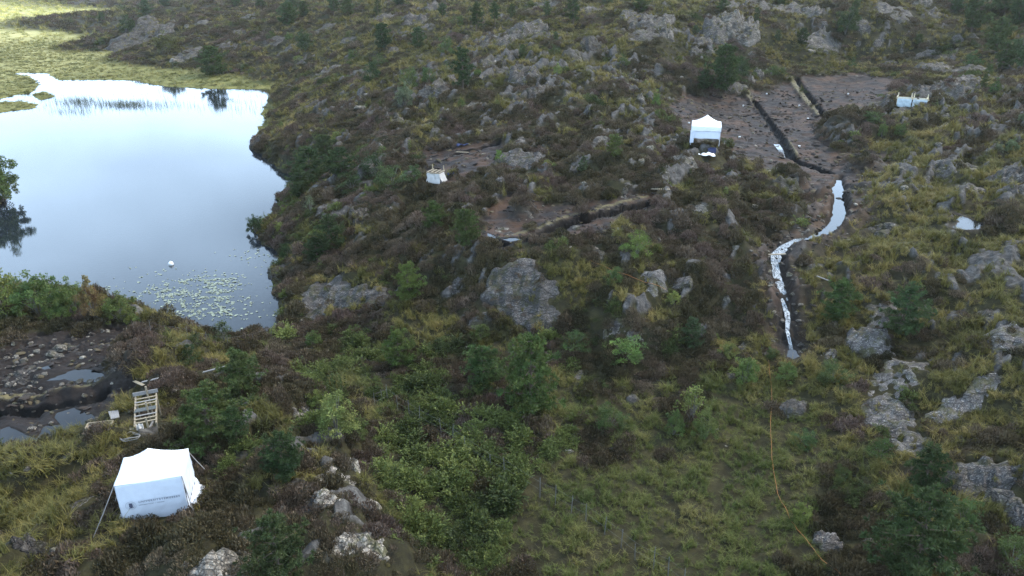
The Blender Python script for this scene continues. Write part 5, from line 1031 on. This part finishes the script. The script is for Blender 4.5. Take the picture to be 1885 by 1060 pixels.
def crate(px, py, w, d, h, m, name, lab, cat):
    c = hit(px, py); e = empty(name, tuple(c), random.uniform(-.4, .4)); tag(e, lab, cat)
    for a, b, nm in (((-w/2, 0), (w/2, 0), 'side_panel'), ((-w/2, d), (w/2, d), 'side_panel'), ((-w/2, 0), (-w/2, d), 'end_panel'), ((w/2, 0), (w/2, d), 'end_panel')):
        mb = MB(); mb.bar((*a, h / 2), (*b, h / 2), .02, h); mb.build(nm, m, e)
    mb = MB(); mb.bar((0, .01, .02), (0, d - .01, .02), w - .03, .02); mb.build('base_panel', m, e); 
    mb = MB()
    for y in (0, d): mb.tube([(-w/2 - .02, y, h), (w/2 + .02, y, h)], .02, 6)
    mb.build('rim', m, e); return e
crate(1310, 281, .75, .5, .38, M_blue, 'crate', 'dark blue plastic crate in front of the small canopy tent', 'crate')
c = hit(1298, 285)
sh = empty('plastic_sheet', tuple(c), R(-8)); sh_f = lambda u, v: np.stack([(u - .5) * 1.7, (v - .5) * 1.2 - .25 * u, .08 + .10 * np.sin(u * 7 + v * 3) ** 2 + .06 * pn(u * 5, v * 4, 3)], 1)
tag(sh, 'crumpled white sheet lying in front of the small canopy tent', 'sheet'); cloth_grid('sheet_cloth', sh_f, 22, 16, M_canvas, sh)

# ------------------------------------------------------------------ slatted timber ramp (spoil sieve) behind the near tent
a0 = hit(268, 812); b0 = hit(281, 760); sc0 = np.linalg.norm(a0 - CAM) / F
rmp = empty('timber_ramp', tuple((a0 + b0) / 2), 0); tag(rmp, 'slatted timber ramp of planks and posts behind the white tent', 'ramp')
d2 = (b0 - a0)[:2]; yaw = math.atan2(d2[1], d2[0]) - math.pi / 2; rmp.rotation_euler = (0, 0, yaw); Lr = np.linalg.norm(d2); KEEP.append((*((a0 + b0) / 2)[:2], .75, Lr / 2, yaw)); print('ramp', Lr)
Wr = 34 * sc0; Lr = max(min(Lr, 2.2), 1.7); zl, zh = .55, .95
def rp(u, v, up=0): return (-Wr / 2 + Wr * u, -Lr / 2 + Lr * v, zl + (zh - zl) * v + up)
for u in (0.02, .98): MB().bar(rp(u, .12), rp(u, 1.0), .06, .10).build('side_rail', M_wood, rmp)
for v in (.2, .3, .40, .72, .80, .9): MB().bar(rp(0, v, .06), rp(1, v, .06), .075, .02).build('slat', M_wood if random.random() < .5 else M_grey, rmp)
MB().bar(rp(.02, .56, .065), rp(.98, .56, .065), .30, .015).build('dark_board', M_dark, rmp)
MB().bar(rp(-.08, 1.0, .16), rp(1.08, 1.0, .16), .035, .17).build('top_board', M_grey, rmp)
for v, uu in ((.06, .62), (.5, .62), (.98, .6)): MB().bar((rp(uu, v)[0], rp(uu, v)[1], -.15), rp(uu - .02, v, .5), .07, .07).build('post', M_wood, rmp)
for u, v in ((.02, .15), (.98, .15), (.02, .95), (.98, .95)): MB().bar((*rp(u, v)[:2], -.15), rp(u, v), .055, .055).build('leg', M_wood, rmp)
MB().bar(rp(.85, .20), (rp(.1, -.22)[0], rp(.1, -.22)[1], .05), .05, .09).build('brace', M_grey, rmp)
cloth_grid('tarp', lambda u, v: np.stack([-Wr / 2 + .03 + .30 * u + .1 * v, -Lr / 2 + .18 * Lr - .55 * v + .05 * pn(u * 4, v * 4, 8), zl + .1 - (zl + .05) * v ** .8 + .06 * pn(u * 5, v * 3, 9)], 1), 12, 12, M_tarpw, rmp)
cloth_grid('hanging_board', lambda u, v: np.stack([-Wr / 2 - .28 + .26 * u - .12 * v, -Lr / 2 + .16 * Lr - .55 * v, zl - .02 - (zl - .06) * v], 1), 4, 4, M_grey, rmp, .02)
def coil(px, py, r, n, m, lab, name='hose_coil', tr=.014):
    c = hit(px, py); mb = MB(); pts = [(r * (1 + .25 * math.sin(2.1 * a)) * math.cos(a), r * .8 * (1 + .2 * math.cos(3 * a)) * math.sin(a), .08 + .05 * math.sin(1.3 * a) + .10 * math.sin(.4 * a) ** 2) for a in np.linspace(0, math.tau * n, 26 * n)]
    mb.tube(pts, tr, 5); o = mb.build(name, m, None, tuple(c), True); return tag(o, lab, 'hose')
coil(240, 808, .34, 3, M_grey, 'grey hose lying in loose loops beside the timber ramp')
def plank(px, py, qx, qy, w, t, m, lab, lift=.12, name='plank'):
    a = hit(px, py); b = hit(qx, qy); c = (a + b) / 2; mb = MB(); d = (b - a) / 2; mb.bar(-d, d, w, t); o = mb.build(name, m, None, (c[0], c[1], c[2] + lift)); KEEP.append((c[0], c[1] - .25, d.length if hasattr(d, 'length') else np.linalg.norm(d) + .3, .65, math.atan2(d[1], d[0]))); bv = o.modifiers.new('edge', 'BEVEL'); bv.width = .006; return tag(o, lab, 'plank')
# bundle of four boards leaning by the ramp, each its own thing
for i in range(4):
    plank(203 + i * 4.6, 763 - i * .6, 208 + i * 3.8, 777 - i * .8, .10, .025, M_grey, ('outermost left of the four short grey boards beside the ramp', 'second from left of the four short grey boards beside the ramp', 'third from left of the four short grey boards beside the ramp', 'outermost right of the four short grey boards beside the ramp')[i], .18, 'board')
plank(249, 709, 266, 717, .16, .03, M_wood, 'short fresh plank on the dark spoil heap', .25); plank(262, 709, 292, 702, .16, .03, M_grey, 'long grey plank on the dark spoil heap', .18); plank(1199, 353, 1232, 354, .22, .05, M_wood, 'pale plank at the upper end of the long curved trench', .25); plank(840, 283, 862, 284, .18, .05, M_wood, 'pale plank lying in the middle dig', .2); plank(1412, 474, 1446, 473, .14, .06, M_wood, 'pale plank laid across the foaming stream', .22); plank(1502, 517, 1525, 526, .07, .05, M_grey, 'thin grey pole lying on the heath right of the stream', .35, 'pole'); plank(375, 693, 416, 682, .12, .05, M_grey, 'long grey branch-like plank beyond the young pine', .25)
c = hit(185, 789); tr_ = empty('sieve_tray', (c[0], c[1], c[2] + .12), R(12)); tag(tr_, 'long shallow timber tray with mesh bottom lying on the grass', 'tray'); wd_ = 37 * np.linalg.norm(c - CAM) / F; dp_ = .42
for a, b in (((-wd_/2, -dp_/2), (wd_/2, -dp_/2)), ((-wd_/2, dp_/2), (wd_/2, dp_/2))): MB().bar((*a, .06), (*b, .06), .04, .14).build('long_side', M_wood, tr_)
for x in (-wd_/2, wd_/2): MB().bar((x, -dp_/2 + .02, .06), (x, dp_/2 - .02, .06), .04, .14).build('short_side', M_wood, tr_)
MB().bar((-wd_/2 + .02, 0, .02), (wd_/2 - .02, 0, .02), dp_ - .04, .01).build('mesh_bottom', M_grey, tr_); KEEP.append((c[0], c[1] - .35, wd_ * .75, .95, R(12)))

# ------------------------------------------------------------------ timber stand with white tarp in the middle dig, and the long trough at the right
c = hit(798, 336); s = np.linalg.norm(c - CAM) / F; st = empty('sieve_stand', tuple(c), R(-24)); tag(st, 'timber sieving stand hung with a dirty white tarp in the middle dig', 'stand'); w = 23 * s; dpt = .9; hz = .85; KEEP.append((c[0], c[1] + .3, w * .6, .7, 0))
for x in (-w/2, w/2):
    for y in (0, dpt): MB().bar((x, y, -.15), (x, y, hz + (.5 if y else 0.05)), .07, .07).build('leg', M_wood, st)
for y in (0, dpt): MB().bar((-w/2 - .1, y - .04, hz), (w/2 + .1, y - .04, hz), .05, .12).build('rail', M_wood, st)
for x in (-w/2, w/2): MB().bar((x + .06, -.1, hz + .09), (x + .06, dpt + .1, hz + .09), .09, .04).build('crosspiece', M_wood, st)
for x in (-w/6, w/5): MB().bar((x, -.08, hz + .07), (x, dpt + .05, hz + .07), .12, .03).build('slat', M_wood, st)
cloth_grid('tarp', lambda u, v: np.stack([-w / 2 + w * 1.12 * u + .06 * pn(u * 4, v * 3, 21) + .12 * v * u, -.06 - .28 * v ** 1.6 + .08 * pn(u * 6, v * 2, 22), hz - .02 - (hz - .05) * v], 1), 22, 14, M_tarpw, st)
cloth_grid('side_tarp', lambda u, v: np.stack([w / 2 + .05 + .32 * v ** 1.4 + .04 * pn(u * 5, v * 3, 23), -.05 + dpt * u, hz - .02 - (hz - .1) * v], 1), 14, 12, M_tarpw, st)
c = hit(1677, 196); s = np.linalg.norm(c - CAM) / F; tr3 = empty('tarp_trough', tuple(c), R(-27)); tag(tr3, 'long pale blue tarp trough on timber posts beside pale slabs', 'trough'); w = 42 * s; hz = .85; KEEP.append((c[0], c[1] + .4, w * .52, .8, 0)); print('trough', w)
for x in (-w/2, -.12, .12, w/2):
    for y in (0, .8): MB().bar((x, y, -.15), (x, y, hz + (.5 if y else .3)), .10, .10).build('post', M_pine, tr3)
for y in (-.05, .85): MB().bar((-w/2 - .15, y, hz), (w/2 + .15, y, hz), .05, .09).build('rail', M_pine, tr3)
for x in (-w/2, .0, w/2): MB().bar((x - .08, -.2, hz + .12), (x - .08, 1.0, hz + .12), .07, .05).build('crosspiece', M_pine, tr3)
for x0, x1 in ((-w/2, -.05), (.05, w/2)):
    cloth_grid('tarp', lambda u, v, x0=x0, x1=x1: np.stack([x0 + (x1 - x0) * u, -.1 - .06 * v + .07 * pn(u * 6, v * 3, 31), hz - .01 - .86 * v + .25 * np.sin(u * math.pi) * v * -.6], 1), 20, 12, M_tarp, tr3)
    cloth_grid('tarp_bed', lambda u, v, x0=x0, x1=x1: np.stack([x0 + (x1 - x0) * u, .82 * v, hz - .02 - .3 * np.sin(math.pi * v) * np.sin(math.pi * u) ** .4], 1), 14, 10, M_tarp, tr3)
for (px, py, ww, dd, m, lab) in ((851, 268, 1.2, .6, M_blue, 'crumpled dark blue tarp on the upper edge of the middle dig'), (830, 322, .6, .35, M_blue, 'small dark blue tarp right of the timber sieving stand')):
    c = hit(px, py); o = empty('tarp', tuple(c), R(20)); tag(o, lab, 'tarp'); cloth_grid('tarp_cloth', lambda u, v, ww=ww, dd=dd: np.stack([(u - .5) * ww, (v - .5) * dd, .10 + .12 * pn(u * 4, v * 4, 41) + .08 * np.sin(5 * u) ** 2], 1), 16, 12, m, o)
# small white finds markers in the dig
for px, py in ((1368,196),(1471,196),(1561,174),(1411,174),(1487,220),(1268,228),(1361,254),(1471,271),(1615,263)):
    c = hit(px, py); mb = MB(); lathe(mb, [(.01, 0), (.10, .01), (.12, .16), (.13, .17), (.115, .19), (.01, .2)], 10); tag(mb.build('marker', M_white, None, tuple(c), True), 'small white marker standing on the dark peat of the right-hand dig', 'marker', 'white markers in the right-hand dig')

# ------------------------------------------------------------------ fences and cables
def fence(pts, lab, h=1.15):
    P = [hit(a, b) for a, b in pts]; root = empty('wire_fence', tuple(P[0])); tag(root, lab, 'fence'); o = P[0]
    for p in P:
        q = p - o; l = rng.normal(0, .05, 2); hh = h * rng.uniform(.75, 1.0); mb = MB(); mb.tube([q - np.array([0, 0, .3]), q + np.array([l[0], l[1], hh])], .019, 7, .016); mb.build('post', M_pole, root)
    for z in (.4 * h, .78 * h):
        mb = MB()
        for a, b in zip(P[:-1], P[1:]):
            a = a - o; b = b - o; mb.tube([a + np.array([0, 0, z]), (a + b) / 2 + np.array([0, 0, z - .03]), b + np.array([0, 0, z])], .0022, 4)
        mb.build('wire', M_wire, root)
fence([(690,752),(705,746),(714,741),(733,755),(754,768),(772,779),(813,802),(833,815),(857,832),(903,864),(929,875),(994,916),(1022,928),(1051,945),(1078,960),(1112,984),(1143,1008),(1169,1030),(1203,1048),(1230,1062),(1260,1085)], 'grey post and wire fence crossing the valley scrub')
fence([(278,612),(347,624),(380,634),(420,640),(466,632),(498,621)], 'short grey post and wire fence at the near lake end', .85)
def cable(pts, lab, m=M_orange, r=.028):
    k = np.arange(len(pts)); s = np.linspace(0, len(pts) - 1, (len(pts) - 1) * 7 + 1); a = np.interp(s, k, [p[0] for p in pts]); b = np.interp(s, k, [p[1] for p in pts])
    P = np.array([hit(x, y) for x, y in zip(a, b)]); o = P[0].copy(); P[:, 2] += .16 + .16 * np.abs(pn(s * .9, s * 0 + .3, 51)); P[:, 0] += .05 * pn(s * .8, s * 0 + 4, 52)
    mb = MB(); mb.tube(P - o, r, 6); tag(mb.build('cable', m, None, tuple(o), True), lab, 'cable')
cable([(1414,668),(1418,700),(1419,740),(1418,780),(1418,815),(1420,850),(1425,885),(1431,915),(1442,940),(1455,965),(1470,985),(1490,1010),(1512,1035),(1545,1064)], 'orange cable running down the grassy slope to the bottom edge', M_orange, .009)
cable([(1076,477),(1100,490),(1129,503),(1165,517),(1196,527),(1226,537)], 'thin orange cable across the ferns right of the big rock face', M_orange, .009)
strew_stones()
plant_everything()

# ------------------------------------------------------------------ the damp air that softens the far hillside
hm = bpy.data.materials.new('haze'); hm.use_nodes = True; hm.node_tree.nodes.clear()
ho = nn(hm.node_tree, 'ShaderNodeOutputMaterial'); hv = nn(hm.node_tree, 'ShaderNodeVolumePrincipled')
hv.inputs['Color'].default_value = (.95, .96, .96, 1); hv.inputs['Density'].default_value = .00012; hv.inputs['Anisotropy'].default_value = .2
hm.node_tree.links.new(hv.outputs[0], ho.inputs['Volume'])
hx, hz0, hz1 = 1650, float(Z1.min()) - 1, max(float(Z1.max()), 30) + 4
me = bpy.data.meshes.new('haze'); me.from_pydata([(x, y, z) for z in (hz0, hz1) for x, y in ((-hx, -hx), (hx, -hx), (hx, hx), (-hx, hx))], [], [(3, 2, 1, 0), (4, 5, 6, 7), (0, 1, 5, 4), (1, 2, 6, 5), (2, 3, 7, 6), (3, 0, 4, 7)]); me.materials.append(hm)
tag(link('haze', me), kind='stuff')
